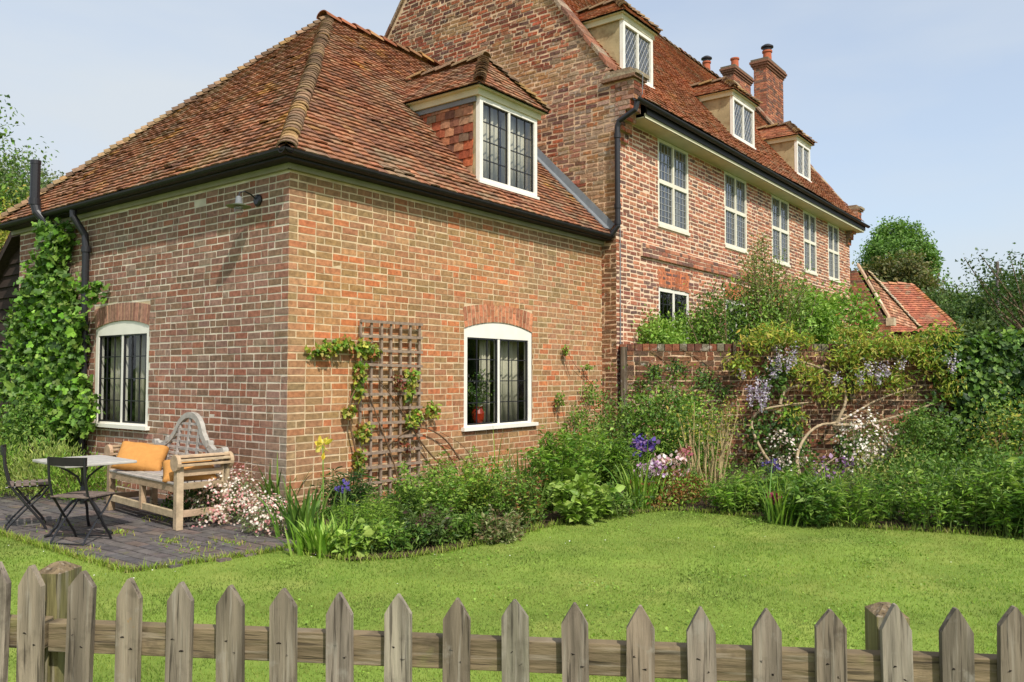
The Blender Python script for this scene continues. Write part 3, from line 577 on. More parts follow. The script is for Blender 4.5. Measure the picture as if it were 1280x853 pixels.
# windows
for iw, (a, b) in enumerate(WX):
    g = G(); d0, d1 = -.06, .004; f_ = .055; mid = (a + b) / 2
    for q in ((a, a + f_, WZ0 + .05, WZ1 + .07), (b - f_, b, WZ0 + .05, WZ1 + .07), (a + f_, b - f_, WZ0 + .05, WZ0 + .10), (a + f_, b - f_, WZ1 + .02, WZ1 + .07), (a + f_, b - f_, WT - .035, WT + .035)): FM.box(g, *q, d0, d1)
    FM.box(g, mid - .025, mid + .025, WZ0 + .1, WZ1 + .02, d0, d1 + .003); FM.box(g, a - .01, b + .01, WZ0, WZ0 + .05, -.05, .03)
    win = g.build('window', M_paint2, house, HO)
    for c0, c1 in ((a + f_, mid - .025), (mid + .025, b - f_)):
        for z0_, z1_, rw in ((WZ0 + .1, WT - .035, 6), (WT + .035, WZ1 + .02, 4)):
            fr2 = Fr(np.array((0, -.26, 0)) - np.array(HO), (1, 0, 0), (0, -1, 0)); casement(fr2, win, c0, c1, z0_, z1_, 4, rw, dd=-.03, bar=.010, mt=M_leadbar, gl=M_glass_up, edge=.012)
    interior(Fr(np.array((0, -.26, 0)) - np.array(HO), (1, 0, 0), (0, -1, 0)), a, b, WZ0, WZ1 - .1, house, 1.5)
    g = G()
    for k in range(2):
        c0 = a + .07 if k == 0 else b - .27
        P = [FM.P(c0 + .2 * t, 0, -.16 + .02 * math.sin(t * 22)) for t in np.linspace(0, 1, 16)]
        V = np.array([p + UP * WZ0 for p in P] + [p + UP * (WZ1) for p in P]); g.add(V, [(i, i + 1, i + 17, i + 16) for i in range(15)])
    g.build('curtain', M_curt, win, HO)
    # ground floor window
    z0_, z1_ = 1.95, 2.92; g = G()
    for q in ((a, a + .07, z0_, z1_), (b - .07, b, z0_, z1_), (a + .07, b - .07, z1_ - .07, z1_), (a + .07, b - .07, z0_, z0_ + .07), (mid - .03, mid + .03, z0_ + .07, z1_ - .07)): FM.box(g, *q, -.06, -.01)
    win = g.build('window', M_paint, house, HO)
    for c0, c1 in ((a + .07, mid - .03), (mid + .03, b - .07)): casement(fr2, win, c0, c1, z0_ + .07, z1_ - .07, 3, 4, dd=-.04, bar=.014, gl=M_glass, edge=.01)
    interior(fr2, a, b, z0_, z1_, house, 1.5)
# chimneys
def chimney(x0, x1, y0, y1, zb, zt, pots, cowl):
    g = G(); g.box((x0 + .012, y0 + .012, zb), (x1 - .012, y1 - .012, zt - .1), mi=1)
    for o_, u_, n_, W_ in (((x0 + .012, y0, 0), (0, 1, 0), (-1, 0, 0), y1 - y0), ((x0, y0 + .012, 0), (1, 0, 0), (0, -1, 0), x1 - x0), ((x1 - .012, y0, 0), (0, 1, 0), (1, 0, 0), y1 - y0), ((x0, y1 - .012, 0), (1, 0, 0), (0, 1, 0), x1 - x0)):
        bricks(g, Fr(o_, u_, n_), lambda z: (0, W_), zb, zt - .25, (), MAIN, d=.011, joint=.013)
    for i, e in enumerate((.03, .07, .10, .07)):
        z0_ = zt - .28 + i * .07
        g.box((x0 - e, y0 - e, z0_), (x1 + e, y1 + e, z0_ + .066), s(128, 92, 74) if i != 3 else s(112, 100, 82))
    ch = g.build('chimney', [M_brick, M_mortar], house, HO)
    for px, py in pots:
        g = G(); g.lathe((px, py, zt), [(.17, 0), (.165, .05), (.135, .10), (.125, .38), (.155, .40), (.155, .45), (.11, .45)]); g.build('chimney_pot', M_terra, ch, HO, smooth=False)
        if cowl: g = G(); g.lathe((px, py, zt + .45), [(.13, 0), (.13, .08), (.19, .10), (.19, .14), (.10, .2), (.01, .22)]); g.build('cowl', M_black, ch, HO)
chimney(19.25, 20.75, 2.10, 2.50, 5.0, 11.13, [(19.9, 2.3)], True)
chimney(21.4, 22.95, 4.0, 4.38, 7.0, 12.00, [(22.0, 4.2)], False)
chimney(21.3, 22.7, 5.0, 5.4, 7.0, 12.08, [(21.9, 5.2)], True)

# ================================================================== GROUND, PATIO, LAWN, BED
M_ground = mat('rough_grass_ground', base=s(84, 104, 46), rough=1, var=.3, vscale=2)
g = G(); R_ = 700; g.add([(-R_, -R_, -.03), (R_, -R_, -.03), (R_, R_, -.03), (-R_, R_, -.03)], [(0, 1, 2, 3)]); struct(g.build('ground', M_ground))
M_lawn = mat('lawn_turf', base=s(116, 138, 54), rough=1, var=.22, vscale=1.1, bump=.6, bscale=90, spots=[(s(152, 158, 78), 1.6, .5, .66, .5), (s(96, 124, 40), 2.6, .52, .64, .5)])
PAT = [(-.45, 3.6), (-.02, 3.6), (-.02, .0), (-.3, -.5), (-.72, -1.12), (-1.35, -1.02), (-2.03, -.83), (-1.98, 1.50), (-2.0, 5.2), (-.45, 5.2)]
EDGE = [(-.72, -1.12), (-.86, -1.35), (-.80, -1.84), (-.45, -2.10), (-.10, -2.20), (.7, -2.24), (1.49, -2.22), (2.2, -2.45), (2.84, -2.69), (2.95, -3.2), (2.9, -4.05), (3.1, -4.9), (3.42, -5.83), (4.0, -7.2), (4.9, -9.5)]
LAWN = [(-14, 6), (-2.0, 5.2), (-1.98, 1.50), (-2.03, -.83), (-1.35, -1.02)] + EDGE + [(-2, -16), (-16, -12)]
g = G(); g.add([(x, y, 0) for x, y in LAWN], [tuple(range(len(LAWN)))]); struct(g.build('lawn', M_lawn))
BED = EDGE[::-1] + [(-.3, -.5), (-.02, .1), (FGX, .1), (FGX, -.3), (9.1, -4.3), (13, -9.5)]
g = G(); g.add([(x, y, .012) for x, y in BED], [tuple(range(len(BED)))]); struct(g.build('flower_bed', M_soil))
def inpoly(P, poly):
    x, y = P[:, 0], P[:, 1]; r = np.zeros(len(P), bool); n = len(poly)
    for i in range(n):
        x0, y0 = poly[i]; x1, y1 = poly[(i + 1) % n]
        if y0 == y1: continue
        c = ((y0 > y) != (y1 > y)) & (x < (x1 - x0) * (y - y0) / (y1 - y0) + x0); r ^= c
    return r
# patio: dark brick pavers
g = G(); g.add([(x, y, .004) for x, y in PAT], [tuple(range(len(PAT)))], mi=1)
pv = []
for i, xx in enumerate(np.arange(-2.1, .1, .112)):
    for yy in np.arange(-1.3 + (.11 if i % 2 else 0), 5.2, .222): pv.append((xx, yy))
pv = np.array(pv); cn = pv + np.array([.053, .107]); ok = inpoly(cn, PAT); pv = pv[ok]; n = len(pv); hgt = .016 + rng.normal(0, .0018, n)
def q(dx, dy, z): return np.c_[pv[:, 0] + dx + rng.normal(0, .0015, n), pv[:, 1] + dy + rng.normal(0, .0015, n), z + rng.normal(0, .0008, n)]
V = np.stack([q(.003, .003, np.zeros(n)), q(.105, .003, np.zeros(n)), q(.105, .213, np.zeros(n)), q(.003, .213, np.zeros(n)), q(.005, .005, hgt), q(.103, .005, hgt), q(.103, .211, hgt), q(.005, .211, hgt)], 1)
g.batch(V, [(4, 5, 6, 7), (0, 1, 5, 4), (1, 2, 6, 5), (2, 3, 7, 6), (3, 0, 4, 7)], pal([s(94, 88, 86), s(98, 92, 89), s(88, 84, 84), s(104, 92, 86)], n, jit=.07))
struct(g.build('patio', [M_paver, M_soil]))

# ------------------------------------------------------------------ foliage helpers
OUT = {'oval': [(0, 0), (-.5, .42), (-.28, .78), (0, 1), (.28, .78), (.5, .42)], 'lobed': [(0, .02), (-.36, -.06), (-.56, .30), (-.30, .46), (-.34, .80), (0, 1), (.34, .80), (.30, .46), (.56, .30), (.36, -.06)], 'kite': [(0, 0), (-.5, .45), (0, 1), (.5, .45)]}
def leaves(g, P, size, wid=.55, colr=None, up=.4, out=None, shape='kite', jit=.18, droop=.0, cup=.15, hang=0., axis=None, axw=1.0):
    n = len(P)
    if n == 0: return
    a = rng.normal(0, 1, (n, 3)); a[:, 2] -= droop
    if axis is not None: a = a * .35 + np.asarray(axis) * axw
    a = unit(a)
    nrm = rng.normal(0, 1, (n, 3)) * .6; nrm[:, 2] += up
    if out is not None: nrm = nrm + out * 1.0
    b = unit(np.cross(a, nrm)); nn = np.cross(b, a); sz = size * np.exp(rng.normal(0, .22, n))[:, None]; V = []
    for x, y in OUT[shape]: V.append(P + a * sz * y + b * sz * wid * x + nn * sz * (cup * abs(x) * 1.2 - .12 * y * y))
    V = np.stack(V, 1); k = len(OUT[shape])
    cc = pal(colr, n, jit=jit, wild=.04)
    if shape == 'kite': g.batch(V, [(0, 3, 2), (0, 2, 1)], cc)
    else: g.batch(V, [tuple(range(k))[::-1]], cc)
def clumps(c, r, K, n, sig, flat=1.0, surf=.6, floor=.02):
    """leaf positions in K clumps through an ellipsoid; returns points and outward direction"""
    c = np.array(c, float); r = np.array(r, float)
    d = unit(rng.normal(0, 1, (K, 3))); rad = surf + (1 - surf) * rng.random((K, 1)) ** .5; rad = rad * (1 + rng.normal(0, .12, (K, 1)))
    cc = d * rad; w_ = rng.random(K) + .35; ix = rng.choice(K, n, p=w_ / w_.sum())
    sg = sig * np.exp(np.clip(rng.normal(0, .25, (K, 1)), -.5, .4))[ix]
    p = cc[ix] + np.clip(rng.normal(0, 1, (n, 3)), -1.7, 1.7) * sg; P = c + p * r; ok = P[:, 2] > floor
    return P[ok], unit(p)[ok], c + cc * r
GR = dict(fresh=[s(112, 148, 48), s(132, 164, 60), s(92, 130, 42), s(146, 172, 76)], mid=[s(84, 118, 44), s(100, 134, 52), s(70, 102, 40), s(118, 144, 64)], dark=[s(52, 84, 36), s(66, 98, 40), s(44, 70, 34), s(82, 112, 48)],
          yellow=[s(150, 160, 58), s(168, 170, 70), s(132, 144, 52), s(176, 160, 80)], grey=[s(116, 132, 84), s(134, 146, 98), s(98, 116, 72)], red=[s(128, 84, 48), s(112, 96, 48), s(140, 106, 58)], vine=[s(104, 148, 46), s(124, 166, 58), s(88, 130, 42), s(140, 178, 76)])
def bush(base, r, h, label, cat='shrub', n=1800, size=.045, colr='mid', name='leafy_shrub', wid=.55, K=30, sig=.28, stems=7, group=None, shape='kite', up=.5, zc=None, stemc=(96, 84, 58), mix=None, mixn=0, axisup=False, surf=.55):
    base = np.array([base[0], base[1], 0.]); root = thing(name, label, cat, tuple(base), 0, group)
    rr = (r, r * .9, h * .52) if np.isscalar(r) else (r[0], r[1], h * .52); c = base + UP * (zc if zc else h * .48); rr = (rr[0], rr[1], h - zc) if zc else rr
    P, o, cc = clumps(c, rr, K, n, sig, surf=surf)
    g = G(); leaves(g, P, size, wid, GR[colr] if isinstance(colr, str) else colr, up=up, out=o * .6, shape=shape, axis=(UP + o * .5) if axisup else None, axw=.75)
    if mix: 
        P2, o2, _ = clumps(c, rr, K, mixn, sig * 1.2, surf=.8); leaves(g, P2, size, wid, mix, up=up, out=o2, shape=shape)
    g.build('foliage', M_leaf, root, base)
    g = G()
    for i in range(min(stems, len(cc))):
        e = cc[i]; b0 = base + np.array([random.gauss(0, .05), random.gauss(0, .05), 0]); m_ = (b0 + e) / 2 + rng.normal(0, .04, 3); m_[2] += .05
        g.tube([b0, m_, e], [.011, .008, .004], s(*stemc), seg=5)
    if stems: g.build('stems', M_bark, root, base)
    return root
def blades(g, B, h, w_, colr, lean=.35, curve=.5, seg=3, n=None, az=None):
    """sword leaves from base points B"""
    n = len(B); t = rng.random(n) * 6.283 if az is None else az; d = np.c_[np.cos(t), np.sin(t), np.zeros(n)]; sd_ = np.c_[-np.sin(t), np.cos(t), np.zeros(n)]
    tw = rng.normal(0, .6, n)[:, None]; sd_ = unit(sd_ * np.cos(tw) + d * np.sin(tw)); H_ = (h * np.exp(rng.normal(0, .2, n)))[:, None]; le = (lean * rng.random(n))[:, None]; cu = (curve * rng.random(n))[:, None]; V = []
    for i in range(seg + 1):
        q_ = i / seg; p = B + UP * H_ * (q_ - .5 * cu * q_ ** 3) + d * H_ * (le * q_ + cu * .7 * q_ ** 2.4); ww = w_ * (1 - q_ ** 2.5) * .5 + .0005
        V += [p - sd_ * ww, p + sd_ * ww]
    V = np.stack(V, 1); g.batch(V, [(2 * i, 2 * i + 1, 2 * i + 3, 2 * i + 2) for i in range(seg)], pal(colr, n, jit=.15, wild=.03))
def dots(g, P, r, colr, k=6, nrm=None):
    n = len(P)
    if n == 0: return
    nn = unit(rng.normal(0, .6, (n, 3)) + (nrm if nrm is not None else np.array([-.3, -.4, .7]))); a = unit(np.cross(nn, rng.normal(0, 1, (n, 3)))); b = np.cross(nn, a); V = []
    rr = r * np.exp(rng.normal(0, .15, n))[:, None]
    for i in range(2 * k):
        t = math.pi * i / k; q_ = 1 if i % 2 == 0 else .62; V.append(P + (a * math.cos(t) + b * math.sin(t)) * rr * q_)
    g.batch(np.stack(V, 1), [tuple(range(2 * k))], pal(colr, n, jit=.06))

def flower_head(base, h, r, n, colr, label, name, rr=.028, nl=300, cat='flowers'):
    b = np.array([base[0], base[1], 0.]); root = thing(name, label, cat, tuple(b)); g = G()
    for i in range(5): e = b + np.array([random.gauss(0, r * .7), random.gauss(0, r * .7), h * random.uniform(.85, 1.0)]); g.tube([b + rng.normal(0, .02, 3) * [1, 1, 0], (b + e) / 2, e], .006, s(96, 120, 60), seg=5)
    g.build('stems', M_bark, root, b); g = G(); P, o_, _ = clumps(b + UP * h, (r, r, r * .8), 14, n, .25, surf=.6); leaves(g, P, rr * 1.6, .8, colr, out=o_, shape='oval', jit=.1); g.build('blooms', M_petal, root, b)
    g = G(); P, o_, _ = clumps(b + UP * h * .4, (r * 1.3, r * 1.3, h * .4), 14, nl, .3); leaves(g, P, .05, .3, GR['mid'], out=o_); g.build('foliage', M_leaf, root, b)
def perennial(base, r, h, label, cat='plant', ns=60, nl=26, size=.06, wid=.4, colr='mid', name='leafy_perennial', group=None, spread=.35, shape='kite', bare=.12, stemc=(92, 110, 54), tipc=None, droop=.35):
    b = np.array([base[0], base[1], 0.]); root = thing(name, label, cat, tuple(b), 0, group); rr = (r, r) if np.isscalar(r) else r
    g = G(); gs = G(); cols_ = GR[colr] if isinstance(colr, str) else colr; az = rng.random(ns) * 6.283; rd = np.sqrt(rng.random(ns))
    for i in range(ns):
        d = np.array([math.cos(az[i]), math.sin(az[i]), 0.]); p0 = b + d * rd[i] * np.array([rr[0], rr[1], 0]) * .62; hh = h * random.uniform(.62, 1.12) * (1 - .28 * rd[i] ** 2); e = p0 + d * rd[i] * spread * hh + UP * hh + rng.normal(0, .06, 3) * [1, 1, .5]; mid_ = (p0 + e) / 2 - d * .08 * hh + rng.normal(0, .015, 3)
        gs.tube([p0, mid_, e], [.0045, .0035, .002], s(*stemc), seg=4); t_ = bare + (1 - bare) * rng.random(nl) ** .8; P = ((1 - t_) ** 2)[:, None] * p0 + (2 * t_ * (1 - t_))[:, None] * mid_ + (t_ ** 2)[:, None] * e
        out = unit(rng.normal(0, 1, (nl, 3)) * [1, 1, .25] + np.array([0, 0, .35])); P = P + out * .012; cc = cols_[rng.integers(len(cols_))]; cc = [cc * random.uniform(.8, 1.15), cols_[rng.integers(len(cols_))]]
        leaves(g, P, size * (1.15 - .5 * t_[:, None]) if False else size * random.uniform(.8, 1.15), wid, cc, up=.9, axis=out - UP * droop * random.random(), axw=1.6, shape=shape, jit=.12)
        if tipc is not None: leaves(g, e + rng.normal(0, .012, (7, 3)), size * .45, .6, tipc, up=.5, axis=UP, axw=.8)
    gs.build('stems', M_bark, root, b); g.build('foliage', M_leaf, root, b); return root
# grass on the lawn (mown)
def grass():
    g = G(); cp = CAM[:2]
    for (d0, d1, dens, h, w_) in ((1.2, 3.2, 9000, .017, .0024), (3.2, 5.5, 6500, .017, .0032), (5.5, 9.5, 3000, .018, .005), (9.5, 16, 700, .02, .010)):
        A = (d1 ** 2 - d0 ** 2) * .5 * 1.5; n = int(A * dens); r = np.sqrt(rng.random(n) * (d1 ** 2 - d0 ** 2) + d0 ** 2); t = YAW + (rng.random(n) - .5) * 1.5
        P = np.c_[cp[0] + r * np.cos(t), cp[1] + r * np.sin(t)]; P = P[inpoly(P, LAWN)]; n = len(P); B = np.c_[P, np.zeros(n)]
        v = vn(np.c_[P * 1.1, np.zeros(n)], 70) * .6 + vn(np.c_[P * 3.7, np.zeros(n)], 71) * .4; hh = h * (.7 + .6 * vn(np.c_[P * 2.3, np.zeros(n)], 73))
        tt = rng.random(n) * 6.283; d = np.c_[np.cos(tt), np.sin(tt), np.zeros(n)]; sd_ = np.c_[-np.sin(tt), np.cos(tt), np.zeros(n)] * w_ * .5; le = rng.random(n)[:, None] * .9 + .1
        V = np.stack([B - sd_, B + sd_, B + d * hh[:, None] * le * 1.5 + UP * hh[:, None]], 1)
        c = pal([s(116, 146, 50), s(132, 156, 58), s(102, 134, 44), s(148, 160, 76)], n, jit=.12, wild=.03); k = np.clip((v - .3) / .4, 0, 1)[:, None]
        k2 = np.clip((vn(np.c_[P[:, 0] * .9 + P[:, 1] * .5, P[:, 1] * 2.4, np.zeros(n)], 77) - .35) / .35, 0, 1)[:, None]; k4 = np.clip((vn(np.c_[P * 6.5, np.zeros(n)], 79) - .4) / .4, 0, 1)[:, None]; c = c * (.58 + .46 * k) * (.84 + .26 * k4) ; c = c * .92; c = c * (1 - .42 * k2) + s(164, 172, 88) * .42 * k2; g.batch(V, [(0, 1, 2)], c)
    tag(g.build('lawn_grass', M_grassb), 'short mown grass covering the lawn between fence and flower beds', 'grass', kind='stuff')
grass()
# daisies and clover specks on the lawn are part of its texture stuff
g = G(); cl = []
for x, y, nn_, sp in ((110, 690, 14, .25), (180, 715, 10, .2), (700, 690, 10, .8), (900, 690, 14, 1.2), (480, 715, 6, .4), (1100, 700, 10, 1.2)):
    c = gp(x, y); cl.append(np.c_[c[0] + rng.normal(0, sp, nn_), c[1] + rng.normal(0, sp, nn_), np.full(nn_, .035)])
cl = np.vstack(cl); cl = cl[inpoly(cl[:, :2], LAWN)]; dots(g, cl, .006, [s(240, 238, 228)], nrm=UP * 2); tag(g.build('lawn_daisies', M_petal), 'tiny white daisies scattered over the mown lawn', 'daisies', kind='stuff')
g = G(); ctr = rng.random((90, 2)) * [9, 9] + [-4.5, -8]; Pc = np.vstack([c_ + rng.normal(0, random.uniform(.08, .3), (90, 2)) for c_ in ctr]); Pc = Pc[inpoly(Pc, LAWN)]; leaves(g, np.c_[Pc, .012 + rng.random(len(Pc)) * .012], .017, .9, [s(128, 156, 62), s(138, 164, 72), s(116, 148, 54)], up=3, shape='oval'); tag(g.build('lawn_clover', M_leaf), 'patches of small clover leaves growing in the mown lawn', 'clover', kind='stuff')
# weeds in patio joints
g = G(); B = []
for x, y, n_, sp in ((150, 668, 60, .10), (215, 680, 50, .12), (240, 690, 60, .18), (100, 690, 40, .12), (200, 652, 40, .15), (290, 682, 60, .12), (60, 660, 30, .3)):
    c = gp(x, y); B.append(np.c_[c[0] + rng.normal(0, sp * .5, n_), c[1] + rng.normal(0, sp, n_), np.full(n_, .012)])
B = np.vstack(B); blades(g, B, .035, .005, GR['yellow'], lean=.9, seg=2); leaves(g, B + UP * .01, .02, colr=GR['fresh'], up=1); tag(g.build('joint_weeds', M_leaf), 'small weeds and moss growing between the dark patio pavers', 'weeds', kind='stuff')
# long grass fringe along lawn and bed edges
g = G(); B = []
for (p0, p1) in zip(EDGE[:-1], EDGE[1:]):
    L_ = math.dist(p0, p1); n_ = int(L_ * 260); t = rng.random((n_, 1)); B.append(np.array([p0]) * (1 - t) + np.array([p1]) * t + rng.normal(0, .035, (n_, 2)))
for (p0, p1) in (((-.72, -1.12), (-1.35, -1.02)), ((-1.35, -1.02), (-2.03, -.83)), ((-2.03, -.83), (-1.98, 1.5)), ((-1.98, 1.5), (-2, 3.5))):
    L_ = math.dist(p0, p1); n_ = int(L_ * 420); t = rng.random((n_, 1)); B.append(np.array([p0]) * (1 - t) + np.array([p1]) * t + rng.normal(0, .014, (n_, 2)))
B = np.vstack(B); B = np.c_[B, np.zeros(len(B))]; blades(g, B, .055, .006, [s(124, 150, 52), s(140, 162, 62), s(160, 160, 90)], lean=.8, seg=2); tag(g.build('edge_grass', M_grassb), 'longer grass fringe along the patio and flower bed edges', 'grass', kind='stuff')

# ================================================================== PICKET FENCE
fA = CAM[:2] + 2.441 * FW[:2] + (-1.280) * RT[:2]; fd = RT[:2] * .16195 + FW[:2] * -.01848; fd = fd / np.linalg.norm(fd); fn = np.array([fd[1], -fd[0]])
if fn @ FW[:2] > 0: fn = -fn                       # fn points to the camera
def fx(px):                                        # distance along the fence line at a photograph column
    r = RT[:2] * (px - 640) + FW[:2] * FH; A_ = np.array([[r[0], -fd[0]], [r[1], -fd[1]]]); return np.linalg.solve(A_, fA - CAM[:2])[1]
pxs = [5, 50, 108, 169, 231, 296, 361, 430, 501, 572, 646, 720, 797, 875, 952, 1031, 1114, 1186, 1254]
tops = [702, 706, 713, 722, 727, 731, 735, 740, 742, 747, 749, 753, 756, 758, 760, 761, 754, 759, 757]
ss_ = [fx(p) for p in pxs]; zt_ = []
for p, t_ in zip(pxs, tops):
    P = fA + fd * fx(p); d_ = (P - CAM[:2]) @ FW[:2]; zt_.append(dep(p, t_, d_)[2])
for k in range(1, 9): ss_.append(ss_[0] - .163 * k); zt_.append(.85 + random.gauss(0, .006))
for k in range(1, 9): ss_.append(ss_[18] + .163 * k); zt_.append(.83 + random.gauss(0, .006))
fence = thing('picket_fence', 'low weathered grey wooden picket fence with pointed tops across the front of the lawn', 'fence', (fA[0], fA[1], 0))
FO = np.array([fA[0], fA[1], 0]); fd3 = np.array([*fd, 0]); fn3 = np.array([*fn, 0])
for i, (s_, z) in enumerate(zip(ss_, zt_)):
    g = G(); wv = .037 + random.gauss(0, .0012); tl = random.gauss(0, .012); pk = .055 + random.gauss(0, .006)
    ol = [(-wv, -.02), (-wv, .3), (-wv + random.gauss(0, .001), z - pk), (-wv * .55, z - pk * .48), (-wv * .08, z), (wv * .08, z), (wv * .55, z - pk * .48), (wv, z - pk), (wv, .3), (wv, -.02)]
    P = [FO + fd3 * (s_ + a + tl * (zz_ - .4)) + UP * zz_ + fn3 * .0 for a, zz_ in ol]
    c = pal([s(124, 113, 99), s(132, 122, 109), s(116, 106, 93), s(128, 116, 100)], 1, jit=.10)[0]
    g.prism(P, fn3 * .021, c)
    for na, nz in ((-.012, .665), (.014, .632)): k_ = 6; g.prism([FO + fd3 * (s_ + na + random.gauss(0, .003) + .003 * math.cos(q_ * 1.047)) + UP * (nz + .003 * math.sin(q_ * 1.047)) + fn3 * .0205 for q_ in range(k_)], fn3 * .0015, s(40, 34, 30))
    ob = g.build('picket', M_fence, fence, FO)
    bv = ob.modifiers.new('bevel', 'BEVEL'); bv.width = .0025; bv.segments = 2
g = G(); z0_, z1_ = .605, .692; P0 = FO + fd3 * (min(ss_) - .1); 
for a, b, dz in ((min(ss_) - .1, fx(62) - .0, .012), (fx(66), fx(1106), 0.0), (fx(1108), max(ss_) + .1, -.004)):
    sl = .024
    P = [FO + fd3 * a + UP * (z0_ + dz), FO + fd3 * b + UP * (z0_ - .006 + dz), FO + fd3 * b + UP * (z1_ - .006 + dz), FO + fd3 * a + UP * (z1_ + dz)]
    g.prism([p - fn3 * .004 for p in P], -fn3 * .042, s(116, 102, 80))
rl = g.build('rail', M_rail, fence, FO); bv = rl.modifiers.new('bevel', 'BEVEL'); bv.width = .004; bv.segments = 2
for px, zt2 in ((50, .85), (1119, .80)):
    g = G(); s_ = fx(px); hw = .042; O_ = FO + fd3 * (s_ - hw) - fn3 * (.052 + .105)
    g.obox(O_, fd3 * 2 * hw, fn3 * .105, UP * (zt2 - .03), s(116, 110, 74)); top = O_ + UP * (zt2 - .03); c_ = top + fd3 * hw + fn3 * .0525 + UP * .045
    q4 = [top, top + fd3 * 2 * hw, top + fd3 * 2 * hw + fn3 * .105, top + fn3 * .105]; inner = [c_ + (p - c_) * .3 - UP * .008 for p in q4]
    g.add(q4 + inner, [(0, 1, 5, 4), (1, 2, 6, 5), (2, 3, 7, 6), (3, 0, 4, 7), (4, 5, 6, 7)], s(120, 104, 80)); g.build('post', M_fence, fence, FO)

# ================================================================== GARDEN WALL
WA = np.array([FGX, -.30, 0.]); FW_ = Fr(WA, RT, -FW)
gwall = thing('garden_wall', 'dark red brick garden wall half covered by wisteria and ivy, joined to the tall house', 'wall', tuple(WA)); WLN = 10.5
g = G()
def wcol(p, c):
    t = (p - WA) @ RT; l = np.clip((vn(p * 3, 61)[:, None] - .62) * 6, 0, 1) * .5; c = c * (1 - l) + s(120, 116, 96) * l; return c
bricks(g, FW_, lambda z: (0.02, WLN), 0, 1.80, (), GWALL, d=.010, jit=.004, joint=.014, colfn=wcol, wild=.05, mi=0)
backing(g, FW_, 0.02, WLN, 0, 1.80, (), mi=1)
FWb = Fr(WA + FW * .23, RT, FW); bricks(g, FWb, lambda z: (0.02, WLN), 0, 1.80, (), GWALL, d=.010, bond=.9); backing(g, FWb, .02, WLN, 0, 1.80, ())
g.build('wall_body', [M_brick_old, M_mortar_old], gwall, WA)
g = G()
for i in range(int(WLN / .115)):
    c = pal([s(120, 74, 56), s(104, 70, 58), s(116, 108, 90), s(130, 84, 62)], 1)[0]; a = .02 + i * .115; j = random.gauss(0, .004)
    FW_.box(g, a, a + .104, 1.80, 1.905 + j, -.255, .02 + j, c)
g.build('brick_coping', M_brick_old, gwall, WA)
for a, z0_, z1_, w_ in ((.02, .1, 1.86, .10), (1.75, 1.7, 1.93, .04), (3.52, 1.05, 1.80, .09), (5.1, .2, 1.75, .10), (8.2, .1, 1.8, .1)):
    g = G(); FW_.box(g, a, a + w_, z0_, z1_, .0, .07, s(92, 80, 66)); g.build('timber_post', M_fence, gwall, WA)

# ================================================================== BUILDINGS BEHIND / BESIDE
def roof_slab(g, o, u, v, n_, span, L_, cols_, gauge=.1): tiles(g, o, u, v, n_, span, L_, gauge=gauge, cols_=cols_, lich=.15)
# extension beyond the far gable, with stepped verge
ext = thing('brick_extension', 'low brick extension with pale sloping coping beyond the far end of the tall house', 'building', (XE + .1, -2.2, 0)); EO = (XE + .1, -2.2, 0)
FE = Fr((XE + .15, 0, 0), (0, 1, 0), (-1, 0, 0)); kE = 1.42
ez = lambda y: 2.86 + (y + 1.20) * 1.95 if y < -.4 else 4.4
g = G(); bricks(g, FE, lambda z: ((-1.28 if z < 2.86 else -1.2 + (z - 2.86) / 1.95), 3), 0, 4.4, (), MAIN, d=.010, joint=.014); g.add([FE.P(-1.28, 0), FE.P(3, 0), FE.P(3, 4.4), FE.P(-.40, 4.4), FE.P(-1.20, 2.86), FE.P(-1.28, 2.86)], [tuple(range(6))], mi=1)
FE2 = Fr((0, -1.28, 0), (1, 0, 0), (0, -1, 0)); bricks(g, FE2, lambda z: (XE + .15, XE + 4), 0, 2.5, (), MAIN, d=.01); backing(g, FE2, XE + .15, XE + 4, 0, 2.5, ())
g.build('brick_wall', [M_brick, M_mortar], ext, EO)
g = G(); A = np.array([XE + .15, -.42, 4.52]); B = np.array([XE + .15, -1.22, 2.98]); nseg = 9
for i in range(nseg):
    p, q_ = A + (B - A) * i / nseg, A + (B - A) * (i + .93) / nseg; g.prism([p, q_, q_ + UP * .10, p + UP * .10], (.26, 0, 0), pal([s(206, 190, 162), s(190, 160, 132)], 1)[0])
g.box((XE + .12, -1.36, 2.80), (XE + .42, -1.16, 3.02), s(190, 172, 144)); g.build('verge_coping', M_brick, ext, EO)
P1 = hit(1082, 338, 'X', XE + .5); P2 = hit(1113, 402, 'X', XE + .45); P3 = hit(1150, 413, 'X', XE + 2.2)
u_ = unit(P3 - P2); v_ = unit((P1 - P2) - ((P1 - P2) @ u_) * u_); n_ = np.cross(u_, v_); n_ = n_ if n_[2] > 0 else -n_; L_ = (P1 - P2) @ v_; w_ = np.linalg.norm(P3 - P2); ax_ = (P1 - P2) @ u_
g = G(); tiles(g, P2 - UP * .02, u_, v_, n_, lambda t: (ax_ * t / L_, w_ + (ax_ - w_) * t / L_), L_, gauge=.10, cols_=[s(170, 120, 92), s(150, 100, 78), s(182, 140, 112), s(136, 96, 76)], lich=.1); deck(g, [P2, P3, P1])
deck(g, [P1, P3, P3 + np.array([1.5, 1.5, .5]), P1 + np.array([2.5, 2, 0])]); g.build('roof', M_tile, ext, EO)
g = G(); saddle_row(g, P3, P1, r=.10, step=.12, lift=.05, cols_=[s(186, 172, 150), s(160, 140, 116)]); g.build('hip_tiles', M_tile, ext, EO)
